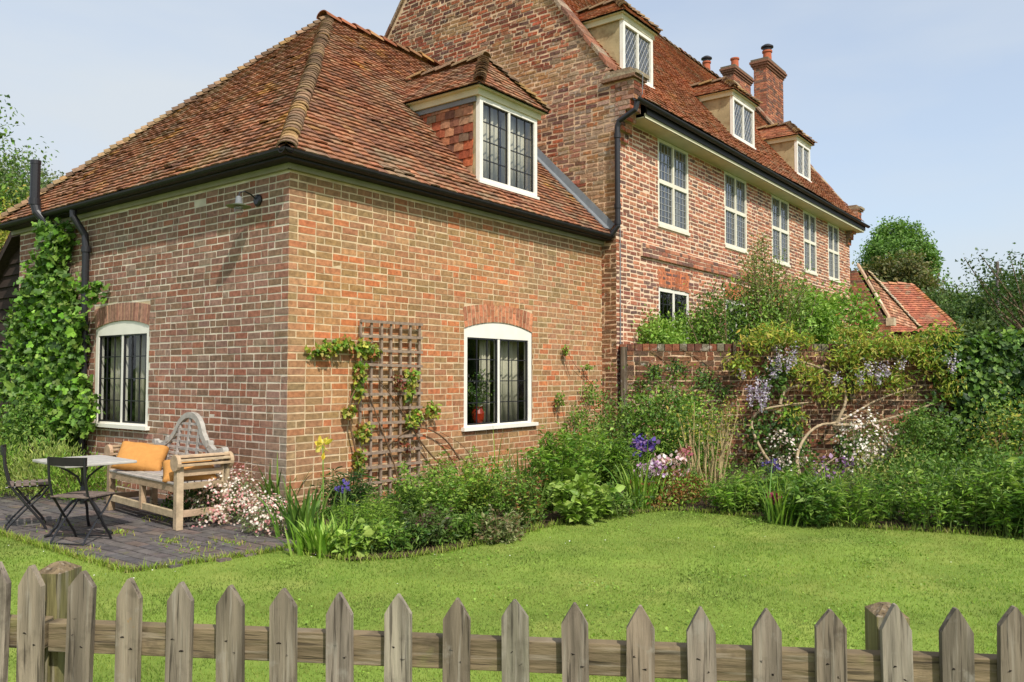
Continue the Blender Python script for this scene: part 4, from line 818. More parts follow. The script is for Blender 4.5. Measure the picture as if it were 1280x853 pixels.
# outbuilding
Q1, Q2, Q3, Q4 = dep(1104, 357, 27.6), dep(1138, 356, 27.6), dep(1203, 416, 25.8), dep(1146, 416, 25.8)
ob_ = thing('tiled_outbuilding', 'small outbuilding with plain red clay tile hipped roof, right of the brick extension', 'outbuilding', (Q3[0], Q3[1], 0)); OO = (Q3[0], Q3[1], 0)
Q4b = Q3 - RT * 4.2; rz_, ez_ = Q2[2], Q3[2]; hgt_ = rz_ - ez_; dpt = 1.8; v_ = unit(FW * dpt + UP * hgt_); SLq = math.hypot(dpt, hgt_); n_ = unit(np.cross(RT, v_)); n_ = n_ if n_[2] > 0 else -n_
hipx = (Q3 - Q2) @ RT
g = G(); tiles(g, Q4b, RT, v_, n_, lambda t: (0, 4.2 - hipx * t / SLq), SLq, gauge=.105, cols_=[s(164, 100, 78), s(152, 92, 72), s(172, 110, 84), s(144, 90, 72)], lich=.0)
top_r = Q3 - RT * hipx + v_ * SLq - 0 * UP; tl_ = Q4b + v_ * SLq; deck(g, [Q4b, Q3, top_r, tl_]); bk = FW * dpt * 2
deck(g, [Q3, Q3 + bk, top_r]); deck(g, [Q4b + bk, Q3 + bk, top_r, tl_]); rf_ = g.build('roof', M_tile, ob_, OO)
g = G(); saddle_row(g, Q3 + UP * .02, top_r + UP * .03, r=.09, step=.11, lift=.04, cols_=[s(172, 110, 80), s(186, 130, 100)]); saddle_row(g, tl_, top_r + UP * .02, r=.11, step=.3, L_=1.03, cols_=[s(182, 130, 104)]); g.build('ridge_tiles', M_tile, rf_, (0, 0, 0)).location = (-OO[0], -OO[1], 0)
rt_ = bpy.data.objects[rf_.children[0].name]; rt_.location = (0, 0, 0)
for v in rt_.data.vertices: v.co -= Vector(OO)
g = G(); a_ = Q4b + FW * .15; g.obox((a_[0], a_[1], 0), RT * 4.0, FW * (2 * dpt - .3), UP * (ez_ - .02), s(150, 92, 68)); g.build('brick_wall', M_brick, ob_, OO)
# boarded barn at the far left
barn = thing('boarded_barn', 'dark weatherboarded lean-to barn at the left end of the cottage wing, mostly behind the vine', 'barn', (.3, 6.5, 0)); BO = (.3, 6.5, 0)
g = G(); g.box((.3, 6.20, 0), (4.3, 11, .75), s(112, 66, 48)); g.build('brick_plinth', M_brick, barn, BO)
g = G()
for i in range(15):
    z = .75 + i * .17; ye = 6.80 + (3.52 - z - .1) / .79; g.prism([(.27, 6.20, z), (.235, 6.20, z), (.27, 6.20, z + .19)], (0, max(.2, min(2.95, ye - 6.20)), 0))
g.prism([(.285, 6.20, .75), (.285, 9.2, .75), (.285, 9.2, 1.62), (.285, 6.80, 3.52), (.285, 6.20, 3.52)], (3.5, 0, 0)); g.build('weatherboard', M_weather, barn, BO)
g = G(); v_ = unit(np.array([0, -1, .79])); tiles(g, (0, 9.35, 1.60), (1, 0, 0), v_, unit(np.array([0, .79, 1.])), lambda t: (.12, 4), 3.2, gauge=.11); g.prism([(.12, 9.35, 1.50), (.12, 9.35, 1.60), (.12, 6.82, 3.60), (.12, 6.20, 3.60), (.12, 6.20, 3.50), (.12, 6.78, 3.50)], (3.9, 0, 0), (.05, .035, .03)); g.build('roof', M_tile, barn, BO)

# ================================================================== BENCH, CUSHIONS, TABLE, CHAIRS, LAMP
def loc2(fn_): pass
BR = math.radians(-96.6); bench_c = (np.array([-.956, .332]) + np.array([-.775, 1.901])) / 2 + np.array([.993, -.115]) * .235
bench = thing('garden_bench', 'weathered teak bench with arched lattice back standing against the end wall under the window', 'bench', (bench_c[0], bench_c[1], .016), BR)
TK = [s(172, 148, 120), s(162, 140, 114), s(180, 158, 130)]; TKG = [s(160, 152, 146), s(170, 162, 154)]
HL, HD = .80, .225
def tk(g_=False): return pal(TKG if g_ else TK, 1, jit=.05)[0]
def part(name, fn_, parent, mt=M_teak, bev=.004):
    g = G(); fn_(g); o = g.build(name, mt, parent)
    if bev: b = o.modifiers.new('bevel', 'BEVEL'); b.width = bev; b.segments = 2; b.limit_method = 'ANGLE'
    return o
for sx in (-1, 1):
    part('leg', lambda g: g.box((sx * HL - .035, -HD - .03, 0), (sx * HL + .035, -HD + .035, .60), tk()), bench)
    part('leg', lambda g: g.box((sx * HL - .03, HD - .035, 0), (sx * HL + .03, HD + .03, .62), tk()), bench)
part('leg', lambda g: g.box((-.03, -HD - .02, .10), (.03, -HD + .03, .40), tk()), bench)
part('stretcher', lambda g: g.box((-HL + .035, -HD - .015, .10), (HL - .035, -HD + .02, .165), tk()), bench)
for sx in (-1, 1): part('stretcher', lambda g: g.box((sx * HL - .022, -HD + .035, .11), (sx * HL + .022, HD - .035, .17), tk()), bench)
part('seat_rail', lambda g: g.box((-HL + .035, -HD - .022, .335), (HL - .035, -HD + .01, .405), tk()), bench)
def seat(g):
    for i in range(7): y = -HD - .03 + i * .066; g.box((-HL + .02, y, .405 + .0), (HL - .02, y + .055, .425), tk(True))
part('seat', seat, bench)
for sx in (-1, 1):
    def arm(g):
        x = sx * HL
        for dx, z in ((-.062, .585), (-.055, .63), (-.02, .662), (.02, .662), (.055, .63), (.062, .585)): g.box((x + dx - .017, -HD - .02, z - .011), (x + dx + .017, HD + .02, z + .011), tk())
        for y in (-HD - .045, HD + .015): 
            k = 16; g.prism([(x + .085 * math.cos(t), y, .605 + .078 * math.sin(t)) for t in np.arange(k) * 2 * math.pi / k], (0, .035, 0), tk())
    part('armrest', arm, bench)
    def side(g):
        for z in (.36, .48): g.box((sx * HL - .02, -HD + .035, z), (sx * HL + .02, HD - .035, z + .055), tk())
    part('side_rail', side, bench)
# back: S-curved crest with lattice under it
def crest(x):
    a = abs(x)
    if a < .30: return .72 + math.sqrt(max(0, 1 - (a / .335) ** 2)) * .30
    if a < .42: t = (a - .30) / .12; return .853 - .105 * t ** .8
    if a < .60: t = (a - .42) / .18; return .748 - .075 * t
    return .673 + (.02 if a > .66 else 0)
tilt = .10
def bk(x, z, d=0): return np.array([x, HD - .03 + (z - .4) * tilt + d, z])
def crest_rail(g):
    xs = np.concatenate([np.linspace(-.78, -.335, 14), -.335 * np.cos(np.linspace(0, math.pi, 25))[1:-1] * .98, np.linspace(.335, .78, 14)]); c = tk(True)
    P = np.array([[x, crest(x)] for x in xs]); T = unit(np.gradient(P, axis=0)); Nn = np.c_[-T[:, 1], T[:, 0]]; w_ = .034
    for i in range(len(P) - 1):
        a0_, a1_ = P[i] + Nn[i] * w_ * .3, P[i] - Nn[i] * w_ * 1.4; b0_, b1_ = P[i + 1] + Nn[i + 1] * w_ * .3, P[i + 1] - Nn[i + 1] * w_ * 1.4
        q4 = [bk(a1_[0], a1_[1], -.02), bk(b1_[0], b1_[1], -.02), bk(b0_[0], b0_[1], -.02), bk(a0_[0], a0_[1], -.02)]; g.prism(q4, (0, .045, 0), c)
    for sx in (-1, 1): k = 14; g.prism([bk(sx * .46 + .035 * math.cos(t), .735 + .035 * math.sin(t), -.026) for t in np.arange(k) * 6.283 / k], (0, .055, 0), c); g.prism([bk(sx * .77 + .04 * math.cos(t), .68 + .04 * math.sin(t), -.026) for t in np.arange(k) * 6.283 / k], (0, .055, 0), c)
part('crest_rail', crest_rail, bench, bev=0)
def lattice(g):
    for z in np.arange(.475, .99, .062):
        xs = np.linspace(-.76, .76, 153); okx = xs[[crest(x) - .03 > z for x in xs]]
        if len(okx) > 2: g.obox(bk(okx[0], z - .011, -.006), (okx[-1] - okx[0], 0, 0), (0, .014, 0), (0, .0, .024), tk(True))
    for x in (-.66, -.44, -.22, 0, .22, .44, .66):
        zt = crest(x) - .03; g.prism([bk(x - .016, .42, -.012), bk(x + .016, .42, -.012), bk(x + .016, zt, -.012), bk(x - .016, zt, -.012)], (0, .022, 0), tk(True))
part('back_lattice', lattice, bench, bev=0)
part('back_post', lambda g: g.prism([bk(-HL - .03, .40, -.02), bk(-HL + .03, .40, -.02), bk(-HL + .03, .68, -.02), bk(-HL - .03, .68, -.02)], (0, .045, 0), tk()), bench)
part('back_post', lambda g: g.prism([bk(HL - .03, .40, -.02), bk(HL + .03, .40, -.02), bk(HL + .03, .68, -.02), bk(HL - .03, .68, -.02)], (0, .045, 0), tk()), bench)
def cushion(name, label, M4, a=.25, b=.20, t=.07):
    n_ = 22; V = []; 
    for sd_ in (1, -1):
        for i in range(n_ + 1):
            for j in range(n_ + 1):
                x, y = -1 + 2 * i / n_, -1 + 2 * j / n_; k = max(0, (1 - x ** 4) * (1 - y ** 4)) ** .45
                xx = x * (1 - .045 * (1 - y * y)); yy = y * (1 - .045 * (1 - x * x)); wr = .005 * math.sin(7 * x + 3 * y * sd_) * k + .006 * math.sin(9 * y * x + 2) * k
                V.append(Vector((xx * a, yy * b, sd_ * t * k + wr)))
    V = [M4 @ v for v in V]; m_ = (n_ + 1) ** 2; F = []
    for i in range(n_):
        for j in range(n_):
            q0 = i * (n_ + 1) + j; F.append((q0, q0 + n_ + 1, q0 + n_ + 2, q0 + 1)); F.append((m_ + q0, m_ + q0 + 1, m_ + q0 + n_ + 2, m_ + q0 + n_ + 1))
    g = G(); g.add([tuple(v) for v in V], F); o_ = M4.translation; o = g.build(name, M_fab, None, tuple(o_), smooth=True); tag(o, label, 'cushion', 'mustard cushions on the bench')
    bm_ = o.modifiers.new('weld', 'WELD'); bm_.merge_threshold = .001
bm4 = Matrix.Translation((bench_c[0], bench_c[1], .016)) @ Matrix.Rotation(BR, 4, 'Z')
cushion('scatter_cushion', 'large mustard cushion slumped against the left arm of the teak bench', bm4 @ Matrix.Translation((-.50, -.04, .555)) @ Matrix.Rotation(math.radians(52), 4, 'Z') @ Matrix.Rotation(math.radians(8), 4, 'Y') @ Matrix.Rotation(math.radians(46), 4, 'X'), .245, .175, .075)
cushion('scatter_cushion', 'mustard cushion lying flatter behind the right armrest slats of the bench', bm4 @ Matrix.Translation((.55, -.01, .50)) @ Matrix.Rotation(math.radians(68), 4, 'Z') @ Matrix.Rotation(math.radians(22), 4, 'X'), .24, .19, .07)
# table
TZ = .665; t1, t2, t3 = hit(118, 567, 'Z', TZ), hit(181, 577, 'Z', TZ), hit(70, 582, 'Z', TZ)
tc_ = (t1 + t3) / 2; ang = math.atan2((t2 - t1)[1], (t2 - t1)[0]); print('table', t1, t2, t3, np.linalg.norm(t2 - t1), np.linalg.norm(t3 - t2))
tc_ = t2 + (t1 - t2) * .5 + np.array([math.cos(ang - math.pi / 2), math.sin(ang - math.pi / 2), 0]) * .30
table = thing('bistro_table', 'small pedestal table with weathered pale square top and black curved iron legs on the patio', 'table', (tc_[0], tc_[1], .016), ang)
part('tabletop', lambda g: g.box((-.38, -.30, TZ - .04), (.40, .30, TZ - .016)), table, M_stone, .006)
def ped(g): g.lathe((0, 0, 0), [(.028, .26), (.022, .34), (.03, .38), (.02, .42), (.024, .56), (.05, TZ - .04)], seg=12)
part('pedestal', ped, table, M_black, 0)
for k in range(3):
    t = k * 2.094 + .5; d = np.array([math.cos(t), math.sin(t), 0])
    part('leg', lambda g: g.tube([UP * .30 + d * .01, UP * .29 + d * .09, UP * .20 + d * .17, UP * .09 + d * .21, UP * .02 + d * .27, UP * .012 + d * .31], [.014, .013, .012, .012, .013, .012], seg=7), table, M_black, 0)
    part('bracket', lambda g: g.tube([UP * .42 + d * .02, UP * .50 + d * .05, UP * .56 + d * .13, UP * (TZ - .05) + d * .22], .010, seg=6), table, M_black, 0)
def make_chair(label, loc, rz, sc_=.88):
    ch = thing('folding_chair', label, 'chair', (*loc, .016), rz, 'dark folding bistro chairs'); k = sc_; W_ = .20
    Pp = lambda *a: np.array(a, float) * k
    def sl(g):
        for i in range(6): y = -.17 + i * .064; g.box(tuple(Pp(-W_ - .01, y, .438)), tuple(Pp(W_ + .01, y + .05, .452)))
    part('seat', sl, ch, M_slat, .002)
    def br(g):
        xs = np.linspace(-W_ - .015, W_ + .015, 9)
        for a, b in zip(xs[:-1], xs[1:]):
            ya, yb = -.215 - .03 * (1 - (a / W_) ** 2), -.215 - .03 * (1 - (b / W_) ** 2); g.prism([Pp(a, ya, .745), Pp(b, yb, .745), Pp(b, yb, .825), Pp(a, ya, .825)], Pp(0, .016, 0))
    part('backrest', br, ch, M_gut, 0)
    for sx in (-1, 1):
        x = sx * W_
        part('back_leg', lambda g: g.tube([Pp(x, -.215, .82), Pp(x, -.20, .62), Pp(x, -.16, .46), Pp(x, .0, .24), Pp(x, .13, .07), Pp(x, .165, .0)], .012 * k, seg=6), ch, M_black, 0)
        part('front_leg', lambda g: g.tube([Pp(x * .9, .20, .44), Pp(x * .9, .12, .33), Pp(x * .9, -.02, .20), Pp(x * .9, -.14, .07), Pp(x * .9, -.19, .0)], .010 * k, seg=6), ch, M_black, 0)
    part('crossbar', lambda g: g.tube([Pp(-W_ * .9, -.185, .012), Pp(W_ * .9, -.185, .012)], .007 * k, seg=6), ch, M_black, 0)
    part('crossbar', lambda g: g.tube([Pp(-W_, .15, .03), Pp(W_, .15, .03)], .007 * k, seg=6), ch, M_black, 0)
    part('seat_frame', lambda g: [g.tube([Pp(sx * (W_ - .01), -.19, .43), Pp(sx * (W_ - .01), .21, .43)], .008 * k, seg=6) for sx in (-1, 1)], ch, M_black, 0)
    return ch
make_chair('dark folding chair with its back to the fence, in front of the small table', (-1.72, .50), math.radians(-66))
make_chair('dark folding chair at the left edge of the patio beside the greenery', (-1.72, 1.55), math.radians(-112), .92)
# wall lamp
lp = np.array([0, .50, 3.22]); lamp = thing('wall_lamp', 'small black wall lamp with glass shade under the eaves beside the cottage corner', 'lamp', tuple(lp)); 
part('backplate', lambda g: g.tube([(0, 0, 0), (-.02, 0, 0), (-.035, 0, 0)], [.062, .062, .045], seg=18), lamp, M_black, 0)
part('arm', lambda g: g.tube([(-.02, 0, 0), (-.08, .02, .05), (-.14, .04, .075), (-.19, .05, .06), (-.20, .055, 0.02)], .008, seg=8), lamp, M_black, 0)
part('lamp_holder', lambda g: g.lathe((-.20, .055, -.05), [(.012, .07), (.03, .06), (.035, .0), (.05, -.01)][::-1], seg=16), lamp, M_lead, 0)
M_shade = mat('ribbed_glass_shade', base=s(128, 134, 118), rough=.25, spec=.5, trans=.5)
part('shade', lambda g: g.lathe((-.20, .055, -.085), [(.03, .035), (.08, .012), (.125, .0), (.123, -.005), (.08, .006), (.03, .025)], seg=24), lamp, M_shade, 0)
part('bulb_glass', lambda g: g.lathe((-.20, .055, -.17), [(.03, 0), (.042, .02), (.045, .08)], seg=16), lamp, M_glass, 0)

# ================================================================== TRELLIS AND CLIMBERS
tx0, tx1, tz0, tz1 = .90, 1.83, .10, 2.02
trel = thing('wooden_trellis', 'grey square wooden trellis panel fixed to the sunny brick wall left of the window', 'trellis', (tx0, -.03, 0)); TO = (tx0, -.03, 0)
for i in range(7):
    x = tx0 + (tx1 - tx0 - .03) * i / 6; g = G(); j = random.gauss(0, .004); FR.box(g, x + j, x + .026 + j, tz0, tz1 - .01, .045, .062); g.build('upright_batten', M_trel, trel, TO)
for i in range(12):
    z = tz1 - .03 - i * .158; g = G(); j = random.gauss(0, .006); P = [FR.P(tx0 - .01, z + j, .062), FR.P(tx1 + .01, z - j, .062), FR.P(tx1 + .01, z - j + .03, .062), FR.P(tx0 - .01, z + j + .03, .062)]; g.prism(P, FR.n * .020); g.build('cross_batten', M_trel, trel, TO)
def climber(name, label, cat, paths, clus, n, size, colr, shape='oval', group=None, stemc=(110, 86, 62), rad=.009, wid=.8, up=.2, outw=None, base=None, mix=None, jit=.2):
    """paths: list of point lists; clus: list of (point, radius3)"""
    b = np.array(base if base is not None else paths[0][0], float); b[2] = 0; root = thing(name, label, cat, tuple(b), 0, group)
    g = G()
    for p in paths:
        p = np.array(p, float)
        if len(p) > 2:                     # smooth it
            for _ in range(2):
                q_ = [p[0]]
                for a_, c_ in zip(p[:-1], p[1:]): q_ += [a_ * .75 + c_ * .25, a_ * .25 + c_ * .75]
                p = np.array(q_ + [p[-1]])
        g.tube(p, np.linspace(rad, rad * .4, len(p)), s(*stemc), seg=7)
    g.build('stems', M_bark, root, b, smooth=True)
    g = G(); tot = sum(w_ for *_, w_ in clus)
    for c, r, w_ in clus:
        n_ = int(n * w_ / tot); P = np.array(c) + np.clip(rng.normal(0, .5, (n_, 3)), -1.1, 1.1) * np.array(r); P = P[P[:, 2] > .02]
        o_ = np.tile(np.array(outw if outw is not None else [0, -1, 0.3]), (len(P), 1)); leaves(g, P, size, wid, colr, up=up, out=o_, shape=shape, droop=.5, jit=jit)
    g.build('foliage', M_leaf, root, b); return root
R = lambda x, y, d=.08: hit(x, y, 'Y', -d)
cl = [(R(405, 437), (.16, .05, .07), 1.3), (R(430, 430), (.12, .05, .06), 1), (R(455, 435), (.13, .06, .09), 1.3), (R(466, 440), (.1, .05, .07), .7), (R(450, 462), (.06, .05, .1), .8), (R(448, 485), (.06, .05, .1), .7), (R(436, 515), (.07, .05, .06), .5), (R(455, 540), (.09, .05, .1), 1), (R(450, 575), (.08, .05, .12), .8), (R(515, 470), (.09, .05, .08), .6), (R(512, 490), (.08, .05, .1), .6), (R(520, 520), (.12, .06, .08), .8), (R(540, 512), (.1, .05, .08), .5), (R(513, 530), (.06, .05, .05), .4)]
climber('climbing_hydrangea', 'yellow-green climbing plant with lobed leaves trained over the left edge of the trellis', 'climber', [[R(448, 612), R(450, 590), R(444, 560), R(437, 530), R(436, 505), R(447, 480), R(452, 450), R(440, 432), R(410, 435)], [R(500, 610), R(490, 570), R(470, 520), R(455, 470)], [R(560, 590, .1), R(530, 560), R(500, 510), R(470, 470)], [R(575, 575, .1), R(555, 545), R(520, 530), R(480, 560)]],
        cl, 1250, .046, GR['yellow'] + GR['fresh'] + [s(176, 166, 86), s(160, 104, 66)], 'lobed', wid=.9, rad=.013)
climber('red_leaved_rose', 'thin rose stems with small dark red young leaves on the middle of the trellis', 'climber', [[R(545, 610, .12), R(530, 560, .1), R(505, 520, .1), R(497, 475, .1)], [R(600, 600, .14), R(585, 560, .1), R(550, 540, .1)]], [(R(497, 472, .1), (.06, .05, .05), 1), (R(500, 485, .1), (.06, .05, .05), 1), (R(510, 560, .1), (.1, .05, .1), 1), (R(560, 575, .12), (.2, .06, .08), 1)], 170, .04, [s(112, 48, 34), s(130, 66, 44), s(120, 110, 60)], 'oval', rad=.006, wid=.6)
climber('wall_tuft', 'little tuft of leaves sprouting from the brick wall right of the window', 'plant', [[R(712, 470, .03), R(707, 455, .05), R(706, 436, .08)], [R(740, 480, .03), R(722, 462, .05), R(712, 445, .07)]], [(R(707, 440, .08), (.05, .04, .07), 1)], 60, .04, GR['fresh'] + GR['red'], 'oval', rad=.005, base=R(710, 600))
climber('young_climbing_rose', 'loose climbing rose with small leaves in the corner where the wing meets the tall house', 'climber', [[R(735, 600, .15), R(730, 560, .15), R(735, 520, .12), R(742, 480, .1)], [R(730, 600, .2), R(715, 560, .2), R(705, 525, .15), R(700, 490, .1)], [R(750, 600, .2), R(752, 560, .2), R(760, 520, .2), R(765, 470, .3)]], [(R(738, 490, .12), (.25, .08, .14), 1), (R(725, 520, .15), (.3, .1, .16), 1.2), (R(700, 500, .1), (.1, .06, .1), .6), (R(750, 540, .2), (.3, .12, .2), 1.4), (R(735, 460, .1), (.1, .06, .05), .3), (R(700, 545, .15), (.2, .1, .12), .8)], 1100, .034, GR['mid'] + GR['fresh'], 'kite', rad=.007)
# grape vine on the end wall
Lw = lambda x, y, d=.12: hit(x, y, 'X', -d)
cl = []
for x, y, rx, rz, w_ in ((75, 300, .25, .25, 1), (70, 330, .28, .3, 1.5), (55, 345, .35, .3, 1), (40, 380, .35, .35, 1.4), (80, 375, .35, .35, 1.8), (60, 420, .6, .4, 2.6), (95, 420, .25, .35, 1.3), (35, 450, .4, .4, 1.8), (80, 460, .45, .4, 2.4), (50, 500, .5, .4, 2.6), (95, 500, .3, .35, 1.7), (30, 530, .5, .35, 1.8), (80, 535, .5, .3, 2.2), (110, 520, .12, .25, .6), (25, 410, .25, .3, .7), (120, 365, .08, .15, .25), (62, 288, .12, .1, .4), (12, 470, .3, .5, 1)):
    cl.append((Lw(x - 3, y, .20), (.16, rx * .66, rz * .95), w_))
climber('grape_vine', 'large bright green grape vine covering the left end of the cottage wall beside the downpipe', 'climber', [[Lw(70, 600, .1), Lw(65, 540, .1), Lw(80, 470, .12), Lw(60, 400, .12), Lw(75, 330, .1), Lw(70, 285, .1)], [Lw(60, 600, .1), Lw(40, 520, .1), Lw(45, 430, .1), Lw(30, 340, .1)]], cl, 6600, .072, GR['vine'] + GR['mid'] + GR['mid'] + GR['dark'][1:2], 'lobed', wid=.95, rad=.02, outw=[-1, -.5, .6], jit=.28)

# ================================================================== BED PLANTS
def gb(x, y): return gp(x, y)[:2]
# fleabane mound
def daisy_mound(base, r, h, label, n=700, nl=1200, cols_=None, rr=.013, name='fleabane_mound', cat='flowers', group=None, lcol='grey'):
    b = np.array([base[0], base[1], 0.]); root = thing(name, label, cat, tuple(b), 0, group); P, o_, _ = clumps(b + UP * h * .36, (r[0], r[1], h * .5), 70, nl, .2, surf=.5); g = G(); leaves(g, P, .035, .3, GR[lcol], out=o_); g.build('foliage', M_leaf, root, b)
    P, o_, _ = clumps(b + UP * h * .38, (r[0] * 1.02, r[1] * 1.02, h * .56), 80, n, .15, surf=.9); g = G(); dots(g, P + o_ * .01, rr, cols_ or [s(236, 222, 214), s(226, 190, 182), s(206, 140, 144), s(240, 232, 222)], nrm=o_ * 1.2 + UP * .4); g.build('blooms', M_petal, root, b); return root
daisy_mound(gb(288, 652), (.38, .34), .50, 'mound of tiny pink and white daisies between bench and cottage corner', n=2000, nl=1500)
daisy_mound(gb(330, 668), (.22, .2), .34, 'smaller mound of pink daisies spilling at the foot of the cottage corner', n=900, nl=700)
# irises at the corner
def iris(base, r, n, h, label, name='iris_clump', colr='mid', w_=.028, lean=.35, group=None, cat='plant', curve=.5):
    b = np.array([base[0], base[1], 0.]); root = thing(name, label, cat, tuple(b), 0, group); g = G(); B = b + np.c_[rng.normal(0, r * .5, n), rng.normal(0, r * .5, n), np.zeros(n)]; d = (B - b)[:, :2]; az = np.arctan2(d[:, 1], d[:, 0]) + rng.normal(0, .7, n)
    blades(g, B, h, w_, GR[colr] if isinstance(colr, str) else colr, lean=lean, curve=curve, seg=5, az=az); g.build('sword_leaves', M_leaf, root, b); return root, b
def flower_stem(root, b, p, h, colr, r=.055, stem=(110, 140, 60)):
    p = np.array([p[0], p[1], 0.]); g = G(); top = p + UP * h; g.tube([p, p + UP * h * .5 + np.array([.01, 0, 0]), top], .006, s(*stem), seg=5); g.build('flower_stem', M_bark, root, b)
    g = G(); n = 12; t = np.arange(n) * 6.283 / n; d = np.c_[np.cos(t), np.sin(t), np.tile([1.6, -.9, .4], 4)]; leaves(g, np.tile(top, (n, 1)) + d * .012, r, .8, colr, axis=unit(d), axw=3, shape='oval', jit=.06, up=.3); g.build('flower', M_petal, root, b)
r_, b_ = iris(gb(378, 672), .18, 70, .44, 'clump of broad green iris leaves at the cottage corner with tall yellow iris'); flower_stem(r_, b_, b_[:2] + RT[:2] * .16 + FW[:2] * .05, .80, [s(236, 214, 90), s(244, 226, 120)], .07)
g = G(); tp = b_ + RT * .16 + FW * .05 + UP * .66; leaves(g, np.tile(tp, (5, 1)), .09, .5, [s(214, 190, 70)], axis=UP, axw=3, shape='oval'); g.build('flower_bud', M_petal, r_, b_)
iris(gb(350, 650), .12, 50, .46, 'iris leaves behind the yellow iris against the brick corner')
iris(gb(425, 690), .2, 60, .24, 'low fresh green sword-leaved clump at the lawn edge below the trellis', colr='fresh', w_=.022)
iris(gb(398, 692), .16, 70, .26, 'arching light green leaves at the front corner of the long bed', colr='fresh', w_=.03, lean=.7)
perennial(gb(458, 676), (.32, .28), .36, 'fine leaved bright green perennial in front of the trellis foot', ns=90, nl=34, size=.045, wid=.2, colr='fresh', name='feathery_perennial')
perennial(gb(497, 664), (.34, .28), .42, 'fine leaved green perennial right of the trellis foot', ns=80, nl=32, size=.045, wid=.24, colr='mid', name='feathery_perennial')
perennial(gb(430, 650), (.28, .2), .50, 'dark spiky green plant against the wall left of the trellis foot', ns=50, nl=26, size=.07, wid=.2, colr='dark', name='spiky_perennial')
flower_head(gb(428, 668), .42, .05, 26, [s(96, 84, 160), s(120, 104, 180)], 'few small violet blooms on thin stems left of the trellis foot', 'violet_blooms', .022, nl=60)
perennial(gb(445, 694), (.2, .14), .20, 'low pale broad leaves at the very front of the bed by the lawn corner', ns=26, nl=12, size=.075, wid=.6, colr=[s(150, 174, 84), s(132, 160, 66)], name='pale_leaf_plant', shape='oval')
perennial(gb(540, 660), (.40, .30), .62, 'yellow-green bushy perennial under the gap between trellis and window', ns=80, nl=34, size=.045, wid=.5, colr='fresh', name='bushy_perennial')
perennial(gb(590, 648), (.40, .30), .66, 'bushy light green perennial below the left side of the window', ns=80, nl=34, size=.045, wid=.5, colr=GR['fresh'] + GR['yellow'][:1], name='bushy_perennial')
perennial(gb(535, 682), (.34, .2), .30, 'mixed green and dark plum leaved plant at the lawn edge below the window', ns=60, nl=20, size=.05, wid=.45, colr=[s(92, 72, 62), s(84, 108, 52), s(100, 128, 60), s(76, 96, 48)], name='plum_leaved_plant')
perennial(gb(585, 676), (.34, .18), .24, 'low fresh green plant at the lawn edge between the plum leaved and creeping plants', ns=60, nl=18, size=.05, wid=.45, colr='mid', name='low_perennial')
perennial(gb(628, 676), (.36, .18), .22, 'variegated grey-green creeping plant at the lawn edge', ns=70, nl=16, size=.04, wid=.5, colr=[s(150, 150, 110), s(128, 110, 80), s(104, 118, 66)], name='creeping_plant')
perennial(gb(655, 658), (.32, .24), .52, 'reddish-green spiraea mound below the right side of the window', 'shrub', ns=80, nl=28, size=.042, wid=.45, colr=GR['red'] + GR['mid'] + GR['fresh'], name='spiraea_mound')
iris(gb(655, 640), .16, 40, .66, 'upright narrow sword leaves behind the reddish shrub below the window', colr='mid', w_=.02, lean=.2)
iris(gb(612, 640), .12, 20, .66, 'thin upright stalks rising under the middle of the window', colr='fresh', w_=.014, lean=.2)
perennial(gb(705, 638), (.40, .32), .86, 'tall lush bright green perennial in the corner right of the window', ns=80, nl=50, size=.07, wid=.34, colr='fresh', name='tall_perennial')
perennial(gb(748, 628), (.42, .32), .80, 'tall bright green leafy perennial in front of the house corner', ns=80, nl=50, size=.075, wid=.34, colr=GR['fresh'] + GR['mid'], name='tall_perennial')
perennial(gb(728, 652), (.32, .25), .42, 'broad-leaved light green plant at the bend of the lawn edge', ns=44, nl=20, size=.085, wid=.6, colr=[s(132, 160, 66), s(150, 174, 84), s(112, 140, 54)], name='broad_leaved_perennial', shape='oval')
perennial(gb(768, 646), (.30, .25), .30, 'low green ground plant left of the tall grass clump', ns=50, nl=18, size=.055, wid=.45, colr='mid', name='low_perennial')
iris(gb(800, 636), .16, 90, .50, 'clump of upright pale green grassy leaves under the purple flowers', colr='fresh', w_=.016, lean=.3)
perennial(gb(478, 690), (.26, .16), .24, 'soft green plant at the lawn edge right of the pale broad leaves', ns=44, nl=18, size=.05, wid=.4, colr=GR['mid'] + GR['fresh'], name='low_perennial')
perennial(gb(510, 688), (.26, .14), .20, 'small dark green plant at the lawn edge left of the plum leaved plant', ns=44, nl=16, size=.045, wid=.45, colr=GR['dark'] + GR['mid'], name='low_perennial')
# in front of the garden wall
Wd = lambda x, y, d=.1: dep(x, y, 12.685 - d)
bush(gb(765, 598), (.5, .4), 1.15, 'dark green mixed shrub at the foot of the tall house corner', n=3000, size=.045, colr='mid', K=40, name='corner_shrub')
bush(gb(830, 606), (.62, .45), 1.15, 'bushy green shrub with pointed leaves in front of the garden wall', n=5200, size=.055, colr='mid', mix=GR['fresh'], mixn=1500, K=60, name='leafy_shrub')
bush(gb(870, 600), (.5, .4), 1.05, 'light green shrub behind the bare twiggy stems', n=3200, size=.05, colr='fresh', K=44, name='leafy_shrub')
bush(gb(835, 630), (.46, .28), .34, 'red and green leaved perennial in front of the purple flowers', n=2600, size=.04, colr='red', mix=GR['fresh'], mixn=1200, K=40, name='red_leaved_perennial', cat='plant')
flower_head(gb(803, 616), .58, .12, 170, [s(88, 70, 150), s(110, 92, 172), s(70, 56, 120), s(140, 110, 160)], 'large deep violet flower cluster in front of the garden wall', 'violet_geranium', .035)
flower_head(gb(813, 634), .42, .13, 170, [s(200, 160, 200), s(226, 206, 222), s(160, 120, 170)], 'pale lilac flowers just below the violet cluster', 'lilac_flowers')
